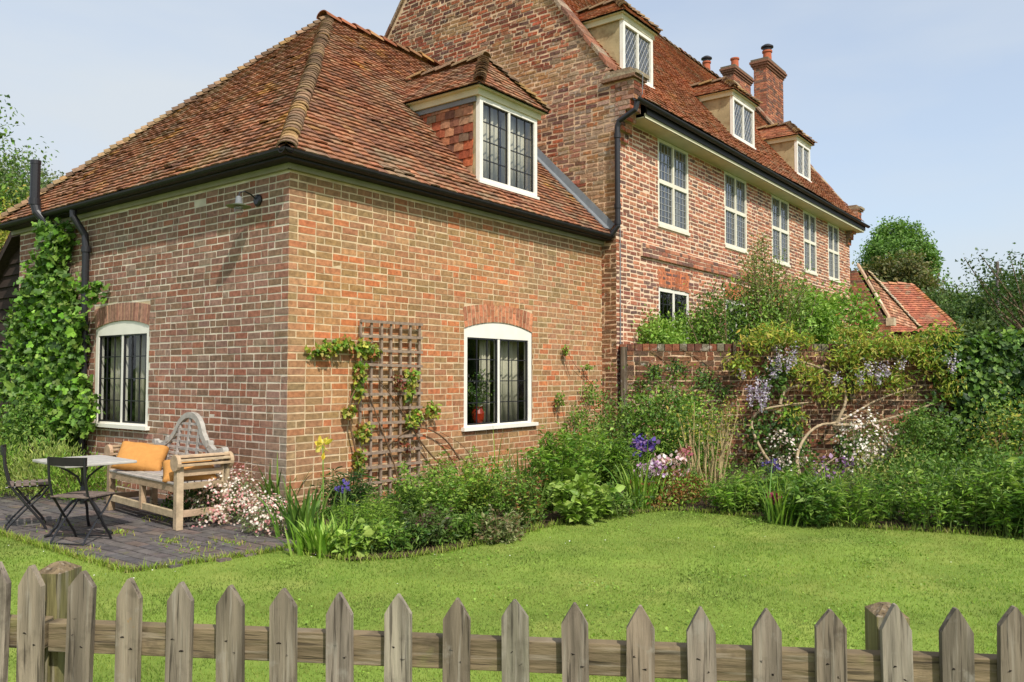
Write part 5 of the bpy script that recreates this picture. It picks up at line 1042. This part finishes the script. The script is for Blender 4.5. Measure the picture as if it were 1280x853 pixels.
flower_head(gb(842, 628), .40, .18, 170, [s(226, 194, 200), s(236, 220, 220), s(210, 160, 172)], 'pale pink blossoms at the foot of the leafy shrub', 'pink_blossoms')
flower_head(gb(858, 622), .50, .09, 60, [s(206, 140, 150), s(190, 110, 124)], 'deeper pink flower spray rising beside the twiggy stems', 'pink_spray')
flower_head(gb(965, 606), .24, .12, 60, [s(86, 74, 130), s(104, 92, 150)], 'low dark violet flowers left of the wisteria trunk', 'violet_pansies', nl=200)
flower_head(gb(968, 652), .22, .06, 50, [s(150, 50, 90), s(170, 70, 110)], 'small magenta flowers near the lawn edge', 'magenta_flowers', nl=120)
flower_head(gb(1042, 618), .30, .2, 90, [s(140, 110, 150), s(180, 150, 180), s(112, 80, 118)], 'dusky mauve flowers right of the wisteria trunk', 'mauve_flowers')
# bare twiggy shrub
b = np.array([*gb(885, 620), 0.]); root = thing('twiggy_shrub', 'pale bare upright stems of a pruned shrub with sparse yellow-green tips', 'shrub', tuple(b)); g = G(); tips = []
for i in range(34):
    t = random.uniform(-1, 1); o_ = b + RT * t * .16 + FW * random.uniform(-.12, .12); e = o_ + RT * (t * .22 + random.gauss(0, .06)) + FW * random.gauss(0, .08) + UP * random.uniform(.65, 1.15); m_ = (o_ + e) / 2 + rng.normal(0, .04, 3); g.tube([o_, m_, e], [.010, .008, .004], s(168, 150, 108), seg=5); tips.append(e)
g.build('stems', M_bark, root, b); tips = np.array(tips); P = np.repeat(tips, 26, 0) + rng.normal(0, .07, (len(tips) * 26, 3)); g = G(); leaves(g, P, .04, .5, GR['yellow'] + GR['mid']); g.build('foliage', M_leaf, root, b)
# daisies against the wall
daisy_mound(Wd(975, 469, .45)[:2], (.42, .25), .58, 'white daisy mound in shade left of the main wisteria stem', n=420, nl=1100, rr=.02, lcol='dark', cols_=[s(236, 228, 222), s(226, 206, 200)])
daisy_mound(Wd(1083, 469, .5)[:2], (.66, .3), .92, 'large mound of pinkish white daisies right of the wisteria trunk against the garden wall', n=900, nl=2000, rr=.02, lcol='mid', cols_=[s(236, 228, 222), s(226, 206, 200), s(244, 240, 234)])
daisy_mound(Wd(792, 469, 1.0)[:2], (.3, .25), .66, 'small patch of white daisies low against the house corner', n=170, nl=700, rr=.02, lcol='dark')
daisy_mound(gb(855, 600), (.3, .25), .80, 'sparse white daisies peeping through the leafy shrub', n=150, nl=600, rr=.02, lcol='mid')
# lush green front row right
def lush(x, y, r, h, label, c='mid', n=2400, name='aquilegia_clump'): return perennial(gb(x, y), (r * 1.1, r * .75), h * 1.3, label, ns=random.randint(50, 75), nl=28, size=random.uniform(.05, .09), wid=random.uniform(.16, .5), spread=random.uniform(.25, .6), colr=random.choice([GR['mid'] + GR['fresh'], GR['fresh'] + [s(120, 150, 66)], GR['mid'] + GR['mid'] + GR['dark'][1:2]]), name=name, tipc=None)
LUSH = [(925, 640, .40, .30, 'fresh', 'low light green clump at the lawn edge left of the pale grassy leaves'), (985, 640, .36, .30, 'mid', 'leafy clump behind the pale grassy leaves at the wisteria foot'), (1020, 655, .36, .30, 'mid', 'leafy clump at the lawn edge in front of the wisteria trunk'), (1065, 655, .40, .36, 'mid', 'leafy perennial clump fourth from the right along the lawn edge'), (1110, 652, .42, .40, 'mid', 'leafy perennial clump third from the right along the lawn edge'),
        (1165, 660, .44, .42, 'mid', 'leafy perennial clump second from the right along the lawn edge'), (1225, 662, .46, .44, 'dark', 'darker leafy perennial clump at the right end of the lawn edge'), (1275, 668, .44, .46, 'dark', 'dark leafy clump cut by the right edge of the photo'), (1330, 672, .5, .6, 'mid', 'leafy clump beyond the right edge of the photo')]
for x, y, r, h, c, lb in LUSH: lush(x, y, r, h, lb, c, n=3000)
for i_, (x_, y_, h_) in enumerate(((4.35, -7.3, .45), (4.9, -8.3, .5), (5.4, -9.4, .5), (5.3, -7.0, .6), (6.2, -8.2, .6), (6.9, -7.2, .8), (7.8, -8.4, .8), (8.3, -7.3, .9))):
    perennial((x_, y_), (.55, .5), h_ * 1.2, ['narrow leaved green clump', 'broad leaved green clump', 'pale green bushy clump', 'dark green bushy clump', 'tall narrow leaved clump', 'tall green bushy plant', 'tall dark leafy plant', 'tall pale leafy plant'][i_] + ' in the bed beyond the right edge of the photo', ns=70, nl=28, size=.07, wid=.4, colr=GR['mid'] + GR['fresh'], name='leafy_clump')
for x, y, r, h, lb in ((1150, 628, .6, .52, 'rounded green shrub behind the lawn edge clumps, left of the pair'), (1240, 630, .6, .60, 'rounded green shrub behind the lawn edge clumps, right of the pair')): bush(gb(x, y), (r, r * .7), h, lb, n=3600, size=.05, colr='mid', K=50, name='rounded_shrub')
bush(Wd(1155, 469, .55)[:2], (.75, .35), .85, 'dense mid green mounded shrub against the garden wall right of the daisies', n=4800, size=.05, colr='mid', K=50, name='mounded_shrub')
bush(gb(1110, 628), (.45, .3), .62, 'pale yellow-flowered spurge in front of the mounded shrub', n=1500, size=.04, colr=[s(170, 168, 96), s(150, 150, 80), s(110, 130, 60)], K=30, name='pale_spurge', cat='plant')
bush(Wd(1252, 469, .9)[:2], (.6, .35), 1.0, 'loose shrub with bare lower stems below the ivy', n=2000, size=.05, colr='mid', mix=GR['yellow'], mixn=800, K=40, name='loose_shrub', stems=22, stemc=(128, 104, 78))
for x, y, lb in ((1035, 640, 'thin pale grassy tuft between the wisteria trunk and daisies'), (975, 655, 'pale arching grassy leaves at the lawn edge in front of the wisteria'), (1013, 650, 'short pale grassy tuft right of the arching grassy leaves')): iris(gb(x, y), .13, 60, .42, lb, colr='fresh', w_=.016, lean=.35)
# ground cover that nobody could count
g = G(); B = rng.random((22000, 2)) * [14, 11] + [-1, -10.5]; k = inpoly(B, BED); k &= ((B - WA[:2]) @ FW[:2]) < -.05; B = B[k]; dl = np.min([np.hypot(B[:, 0] - x, B[:, 1] - y) for x, y in EDGE], 0)
P = np.c_[B, .03 + rng.random(len(B)) * .14]; leaves(g, P, .05, .5, GR['mid'] + GR['dark'] + GR['fresh'], up=.8); P2 = P + rng.normal(0, .03, P.shape); P2[:, 2] = np.maximum(P2[:, 2], .02); leaves(g, P2, .05, .4, GR['mid'], up=.5)
tag(g.build('ground_cover', M_leaf), 'low mixed green ground cover filling the soil between the bed plants', 'ground cover', kind='stuff')

# ================================================================== WISTERIA, WALL CLIMBERS, IVY
def pths(*pts): return [Wd(*p) for p in pts]
wb = Wd(1005, 612, .9); 
wist = [pths((1004, 610, .9), (985, 595, .8), (962, 580, .6), (942, 545, .4), (938, 525, .35), (950, 512, .3), (985, 506, .25), (1015, 503, .2)),
        pths((1004, 610, .9), (998, 590, .8), (995, 570, .6), (1006, 545, .5), (1025, 530, .4), (1045, 530, .35), (1075, 512, .3), (1100, 498, .25), (1140, 485, .2)),
        pths((1012, 612, .8), (1018, 595, .7), (1030, 582, .6), (1045, 572, .5)), pths((1040, 531, .35), (1080, 532, .3), (1110, 524, .25), (1160, 508, .2), (1200, 490, .2)), pths((975, 506, .25), (978, 492, .2), (990, 483, .2), (1010, 482, .15), (1022, 490, .12)), pths((1045, 530, .35), (1060, 500, .3), (1050, 470, .2), (1000, 450, .2), (960, 450, .2))]
cl = []
for x, y, rx, rz, w_ in ((945, 425, .35, .2, 1.2), (970, 418, .35, .2, 1.2), (1000, 425, .3, .15, .9), (925, 455, .35, .2, .9), (990, 455, .35, .2, 1), (1015, 470, .3, .2, .8), (1055, 445, .4, .25, 1.3), (1085, 435, .45, .25, 1.7), (1110, 430, .4, .2, 1.4), (1140, 435, .45, .25, 1.6), (1165, 450, .4, .3, 1.4), (1075, 470, .5, .3, 1.3), (1120, 475, .5, .25, .9), (1040, 490, .5, .25, .8), (1175, 420, .4, .25, 1.2), (1060, 415, .3, .15, .6), (990, 520, .35, .3, .5), (1185, 480, .3, .3, .9)):
    cl.append((Wd(x, y, .28), (rx * .82, .24, rz * .82), w_))
W_root = climber('wisteria', 'wisteria with twisting pale stems and lilac flower clusters on the garden wall', 'climber', wist, cl, 6600, .075, GR['yellow'] + GR['yellow'] + GR['fresh'] + [s(150, 132, 66)], 'kite', rad=.029, stemc=(164, 146, 118), wid=.34, outw=-FW + UP * .5, base=wb, jit=.22)
b0 = np.array([wb[0], wb[1], 0])
for x, y, h in ((974, 452, .30), (992, 447, .22), (947, 487, .34), (938, 495, .28), (957, 490, .30), (952, 503, .26), (928, 468, .12), (1087, 462, .22), (1098, 468, .26), (1108, 462, .2), (1076, 472, .2), (1129, 455, .1), (1190, 455, .26), (966, 462, .26), (985, 455, .2), (1046, 476, .14)):
    g = G(); c = Wd(x, y, .48); n = int(420 * h); t = rng.random(n); P = c + UP * (h * .5 - t * h)[:, None] + rng.normal(0, 1, (n, 3)) * (.05 * (1 - t * .75))[:, None]; leaves(g, P, .028, .9, [s(192, 180, 206), s(210, 202, 220), s(168, 152, 188), s(224, 218, 228)], shape='oval', jit=.1); g.build('flower_cluster', M_petal, W_root, b0)
cl = [(Wd(x, y, .1), (rx, .12, rz), w_) for x, y, rx, rz, w_ in ((820, 465, .3, .12, 1), (850, 460, .4, .14, 1.2), (885, 478, .4, .14, 1), (905, 490, .3, .14, .8), (870, 500, .4, .12, .8), (800, 480, .15, .12, .3), (880, 465, .3, .12, .5), (785, 520, .2, .25, .8))]
climber('wall_rose', 'thin rambling rose with dark green leaves spread across the upper garden wall', 'climber', [pths((880, 600), (870, 540), (850, 480), (820, 462)), pths((885, 600), (890, 520), (905, 480), (880, 465)), pths((800, 600), (798, 520), (800, 440)), pths((850, 470, .05), (830, 450, .05), (812, 438, .05)), pths((900, 470, .05), (870, 445, .05), (850, 436, .05))], cl, 1500, .045, GR['mid'] + GR['dark'], 'kite', rad=.008, wid=.6, outw=-FW + UP * .4, base=Wd(880, 600))
cl = [(Wd(x, y, .22), (rx, .20, rz), w_) for x, y, rx, rz, w_ in ((970, 470, .4, .3, .8), (1000, 560, .4, .3, .5), (1060, 560, .5, .3, .5), (950, 540, .35, .4, .8), (985, 530, .35, .35, .8))]
climber('dark_wall_creeper', 'dark green creeper behind the wisteria stems on the garden wall', 'climber', [pths((960, 600), (955, 540), (965, 480)), pths((1010, 600), (1040, 560))], cl, 1300, .06, GR['dark'] + GR['mid'], 'oval', rad=.008, outw=-FW + UP * .4, base=Wd(960, 600))
# ivy: big mass at the right
b = WA + RT * 5.1; root = thing('ivy_hedge', 'thick glossy dark green ivy mass over the right end of the garden wall', 'ivy', tuple(b)); g = G(); n = 21000
a_ = 4.7 + rng.random(n) * 5.6; th_ = rng.random(n); a_ = np.where(rng.random(n) < np.clip((a_ - 4.6) / .9, .1, 1), a_, a_ + .8)
dd_ = .25 + .22 * vn(np.c_[a_ * 2.2, th_ * 5, np.zeros(n)], 81); front = rng.random(n) < .72; zt = 1.98 + .16 * vn(np.c_[a_ * 1.7, np.zeros(n), np.zeros(n)], 82) + .1 * np.sin(a_ * 2)
P = np.where(front[:, None], WA + RT * a_[:, None] - FW * (dd_ * (1 - .3 * th_))[:, None] + UP * (th_ ** .8 * zt)[:, None], WA + RT * a_[:, None] + FW * (rng.random(n) * .6 - .3)[:, None] + UP * (zt + rng.normal(0, .03, n))[:, None]) + rng.normal(0, .05, (n, 3))
o_ = np.where(front[:, None], -FW + UP * .25, UP + 0 * FW); leaves(g, P, .085, .85, GR['dark'] + GR['mid'] + [s(104, 136, 60)], out=o_ * 1.6, shape='oval', up=.1, jit=.22, droop=.8); g.build('foliage', M_leaf, root, b)
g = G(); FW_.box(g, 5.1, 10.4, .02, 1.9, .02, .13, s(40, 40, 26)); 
for i in range(12): a = 5.2 + i * .42; g.tube([FW_.P(a, 0, .15), FW_.P(a + .1, .8, .16), FW_.P(a + random.uniform(-.3, .3), 1.8, .14)], .018, s(90, 76, 56), seg=5)
g.build('stems', M_bark, root, b)
for x, y, h_, lb in ((1195, 480, .3, 'a'), ): pass

# behind the wall
def at_d(x, d): p = dep(x, 469, d); return (p[0], p[1])
LG = [s(120, 156, 58), s(136, 170, 70), s(104, 140, 50), s(150, 178, 84)]
bush(at_d(815, 13.5), (.46, .42), 2.30, 'round bright green shrub behind the wall next to the house corner', n=4200, size=.065, colr=LG, K=50, name='courtyard_shrub', zc=1.85, stems=12)
bush(at_d(866, 14.0), (.45, .42), 2.45, 'bright leafy shrub behind the wall just below the first upper window', n=2600, size=.065, colr=LG, K=44, name='courtyard_shrub', zc=1.95, stems=12)
bush(at_d(905, 14.4), (.6, .5), 2.85, 'mid green shrub with small white blooms behind the wall under the second upper window', n=3000, size=.065, colr='mid', mix=[s(226, 226, 210)], mixn=60, K=50, name='courtyard_shrub', zc=2.1, stems=12)
def sparse(x, d, ztop, spread, label, n=1500, nst=16, colr='fresh', name='tall_shrub', size=.06):
    b = np.array([*at_d(x, d), 0.]); root = thing(name, label, 'shrub', tuple(b)); g = G(); g2 = []
    for i in range(nst):
        t = random.gauss(0, .5); e = b + RT * (t * spread) + FW * random.gauss(0, spread * .4) + UP * (ztop * random.uniform(.72, 1.0) - abs(t) * .3); m_ = b + (e - b) * .5 + rng.normal(0, .1, 3) - RT * t * spread * .2
        g.tube([b, m_, e], [.022, .014, .005], s(120, 104, 76), seg=5); q_ = rng.random((int(n / nst), 1)) ** .6; pp = m_ + (e - m_) * q_ + rng.normal(0, .075, (int(n / nst), 3)); g2.append(pp)
    g.build('stems', M_bark, root, b); g = G(); leaves(g, np.vstack(g2), size, .42, GR[colr] if isinstance(colr, str) else colr, up=.4); g.build('foliage', M_leaf, root, b)
sparse(955, 14.2, 3.85, .62, 'tall airy shrub with upright shoots rising above the wall between upper windows', n=4000, nst=30, colr=[s(136, 150, 84), s(120, 140, 68), s(150, 160, 92), s(104, 124, 56)])
sparse(990, 14.6, 3.55, .8, 'tall loose shrub leaning right in front of the third upper window', n=2600, nst=22, colr=GR['grey'] + GR['fresh'])
sparse(895, 13.8, 3.0, .5, 'thin stemmed shrub left of the tall airy shrub behind the wall', n=1300, nst=14, colr='mid')
bush(at_d(1008, 15.0), (.62, .5), 2.95, 'bright green leafy bush behind the wall in the middle of the courtyard', n=4800, size=.085, colr=LG, K=34, name='courtyard_bush', zc=2.2)
bush(at_d(1052, 15.6), (.62, .5), 3.05, 'bright green spreading bush behind the wall at the far end of the tall house', n=3200, size=.085, colr=LG, K=26, name='courtyard_bush', zc=2.45)
bush(at_d(955, 14.2), (.7, .5), 2.75, 'mid green bush low behind the wisteria top of the wall', n=2600, size=.065, colr=GR['mid'] + LG, K=34, name='courtyard_bush', zc=2.1)

# ================================================================== TREES
def tree(base, h, r, label, name='broadleaf_tree', colr='mid', n=16000, size=.22, trunk=.25, K=90, zc=None, group=None, squash=1.0, sig=.17, surf=.62):
    b = np.array([base[0], base[1], 0.]); root = thing(name, label, 'tree', tuple(b), 0, group); zc = zc or h - r * squash; c = b + UP * zc
    P, o_, cc = clumps(c, (r, r, (h - zc)), K, n, sig, surf=surf); g = G(); leaves(g, P, size, .6, GR[colr] if isinstance(colr, str) else colr, out=o_ * .8, up=.5, jit=.22); g.build('crown', M_leaf, root, b)
    g = G(); g.tube([b, b + UP * zc * .5 + np.array([.1, 0, 0]), c], [trunk, trunk * .7, trunk * .35], s(92, 78, 60), seg=10)
    for i in range(14): e = cc[i]; st_ = b + UP * zc * random.uniform(.5, .9); g.tube([st_, (st_ + e) / 2 + UP * r * .08, e], [trunk * .3, trunk * .18, trunk * .06], s(92, 78, 60), seg=6)
    g.build('trunk', M_bark, root, b)
DK = [s(78, 100, 48), s(92, 112, 56), s(66, 88, 44)]
tree(at_d(1128, 48), 10.3, 2.0, 'round isolated bright green tree standing beyond the far end of the houses', colr=[s(104, 138, 62), s(92, 126, 56), s(116, 148, 70)], zc=7.7, n=26000, size=.17, K=140, sig=.13, surf=.7)
tree(at_d(1118, 44), 7.4, 2.0, 'brownish green tree lower in front of the round tree', colr=[s(104, 104, 58), s(88, 96, 50), s(120, 112, 66)], zc=5.6, n=12000, size=.2)
tree(at_d(1160, 42), 5.9, 1.6, 'olive toned tree right of the brownish tree', colr=[s(96, 106, 56), s(82, 98, 50)], zc=4.5, n=9000, size=.2)
TR = [(1200, 40, 6.1, 2.3, 'dark hedgerow tree behind the outbuilding roof'), (1235, 36, 5.6, 2.2, 'dense green hedgerow tree right of the outbuilding'), (1275, 34, 6.0, 2.4, 'dark green hedgerow tree at the right edge'), (1330, 32, 6.5, 2.6, 'hedgerow tree beyond the right edge'), (1210, 30, 3.9, 1.6, 'lower bushy tree close behind the outbuilding hip'), (1260, 26, 3.7, 1.7, 'low dark bushy tree right behind the ivy hedge')]
for i, (x, d, h, r, lb) in enumerate(TR): tree(at_d(x, d), h * .88, r, lb, name='hedgerow_tree', colr=DK if i % 2 else [s(84, 110, 52), s(70, 96, 46), s(100, 120, 62)], n=11000, size=.17, group='trees in the hedgerow on the right', zc=h * .56)
# grey-topped bare tree far
bt = np.array([*at_d(1188, 60), 0.]); root = thing('bare_tree', 'distant grey leafless tree showing above the hedgerow', 'tree', tuple(bt)); g = G(); g.tube([bt, bt + UP * 5], [.25, .15], s(128, 118, 108), seg=6)
for i in range(60): a = bt + UP * random.uniform(3, 5); e = a + np.array([random.gauss(0, 1.4), random.gauss(0, 1.4), random.uniform(1.2, 3.4)]); g.tube([a, (a + e) / 2 + rng.normal(0, .2, 3), e], [.05, .03, .012], s(150, 138, 130), seg=4)
g.build('trunk', M_bark, root, bt)
# branchy apple tree at right edge
ab = np.array([*at_d(1300, 15.5), 0.]); root = thing('apple_tree', 'branchy tree with sparse dark leaves reaching in from the right edge above the ivy', 'tree', tuple(ab)); g = G(); g2 = []
g.tube([ab, ab + UP * 1.4, ab + UP * 2.2 + RT * .1], [.09, .07, .05], s(96, 84, 66))
for ex, ey, dd in ((1205, 322, 0), (1222, 345, .2), (1225, 318, -.3), (1250, 335, .3), (1262, 318, 0), (1240, 360, -.2), (1275, 325, .4), (1285, 345, -.3), (1262, 362, .1), (1230, 372, 0), (1300, 310, .2), (1320, 330, 0)):
    e = dep(ex, ey, 15.5 + dd); a = ab + UP * random.uniform(1.7, 2.2); m_ = (a + e) / 2 + rng.normal(0, .08, 3) - UP * .1; g.tube([a, m_, e], [.03, .018, .006], s(112, 96, 76), seg=5)
    q_ = rng.random((110, 1)) ** .7; g2.append(m_ + (e - m_) * q_ + rng.normal(0, .09, (110, 3)))
g.build('trunk', M_bark, root, ab); g = G(); leaves(g, np.vstack(g2), .065, .55, GR['dark'] + DK); g.build('crown', M_leaf, root, ab)
pb = at_d(1250, 30); g = G(); g.tube([(pb[0], pb[1], 0), (pb[0], pb[1], 5.6)], .06, s(110, 100, 96), seg=8); tag(g.build('utility_pole', M_bark, None, (pb[0], pb[1], 0)), 'thin grey pole rising out of the trees near the right edge', 'pole')
# left background
tree(at_d(5, 21), 6.7, 1.9, 'tall feathery grey-green tree at the left edge behind the barn', colr=[s(112, 128, 82), s(96, 114, 66), s(130, 140, 100)], n=60000, size=.085, zc=4.8, K=160, surf=.25, sig=.17)
tree(at_d(55, 22), 5.9, 1.3, 'smaller leafy tree right of the flue pipe above the roof', colr='mid', n=13000, size=.09, zc=4.4)
tree(at_d(5, 17), 4.9, 1.5, 'yellow-green bushy tree low at the left edge beside the barn roof', colr='yellow', n=16000, size=.075, zc=3.3)
tree(at_d(-90, 18), 7, 2.3, 'green tree beyond the left edge of the photo', colr='mid', n=18000, size=.09, zc=4.4)
# left bed beside the vine
bush((-.45, 4.6), (.42, .5), 1.05, 'bushy green plant at the foot of the grape vine', n=3400, size=.05, colr='mid', K=44, name='bushy_perennial', cat='plant')
bush((-.75, 3.6), (.35, .45), .62, 'pale grassy green perennial behind the small table', n=3000, size=.06, colr=[s(150, 166, 86), s(168, 180, 104), s(124, 146, 66)], wid=.2, K=44, name='grassy_perennial', cat='plant', axisup=True)
bush((-.6, 2.9), (.3, .35), .50, 'light green leafy plant between bench and the small table', n=2000, size=.05, colr='fresh', K=36, name='leafy_perennial', cat='plant', axisup=True, wid=.3)
bush((-1.2, 4.3), (.4, .5), .60, 'grassy light green clump behind the left folding chair', n=2800, size=.06, colr='fresh', wid=.2, K=44, name='grassy_perennial', cat='plant', axisup=True)
bush((-1.2, 5.6), (.6, .7), 1.15, 'dark green shrub at the left edge beside the vine', n=3600, size=.05, colr='dark', mix=GR['fresh'], mixn=900, K=44, name='edge_shrub')
bush((-.35, .9), (.25, .5), .30, 'dark green weedy plants in the shade under the bench', n=1500, size=.04, colr='dark', K=30, name='shade_plants', cat='plant', stems=0)

# ================================================================== THINGS IN THE WINDOWS
def curtain(fr, a0, a1, z0, z1, d, label):
    g = G(); n_ = 26; t = np.linspace(0, 1, n_); P = [fr.P(a0 + (a1 - a0) * q_, 0, d + .022 * math.sin(q_ * 26 + a0)) for q_ in t]; V = np.array([p + UP * z0 for p in P] + [p + UP * z1 for p in P]); g.add(V, [(i, i + 1, i + n_ + 1, i + n_) for i in range(n_ - 1)])
    o_ = fr.P((a0 + a1) / 2, z0, d); ob = g.build('curtain', M_curt, None, tuple(o_), smooth=True); sm = ob.modifiers.new('thick', 'SOLIDIFY'); sm.thickness = .004; tag(ob, label, 'curtain', 'cream curtains hanging inside the cottage windows')
curtain(FR, 3.22, 3.42, .80, 2.0, -.20, 'cream curtain edge left of the centre bar in the long wall window'); curtain(FR, 3.62, 4.08, .80, 2.0, -.22, 'wide cream curtain drawn to the right in the long wall window')
curtain(FL, 3.60, 3.86, .84, 2.0, -.2, 'cream curtain at the left of the end wall window'); curtain(FL, 3.08, 3.26, .84, 2.0, -.22, 'narrow cream curtain in the middle of the end wall window')
for x0, x1, lb in ((3.13, 3.69, 'pale patterned curtain behind the left light of the tile-hung dormer'), (3.74, 4.31, 'pale patterned curtain behind the right light of the tile-hung dormer')):
    curtain(Fr((0, DY, 0), (1, 0, 0), (0, -1, 0)), x0, x1, 4.02, 5.05, -.11, lb)
g = G(); M_red = mat('red_glaze', base=s(150, 44, 24), rough=.25, spec=.6); pp = (3.12, .15, .80)
pot = thing('potted_plant', 'green plant in a red glazed pot on the inside sill of the long wall window', 'potted plant', pp)
part('pot', lambda g: g.lathe((0, 0, 0), [(.05, 0), (.075, .05), (.085, .13), (.06, .20), (.065, .22)], seg=18), pot, M_red, 0)
g = G(); P, o_, cc = clumps((0, 0, .42), (.2, .12, .22), 20, 420, .25, floor=.15); leaves(g, P, .045, .5, GR['dark'] + GR['mid'] + [s(200, 196, 190)], out=o_); 
for e in cc[:12]: g.tube([(0, 0, .2), e * .5 + np.array([0, 0, .12]), e], .003, s(70, 90, 40), seg=4)
g.build('foliage', M_leaf, pot)
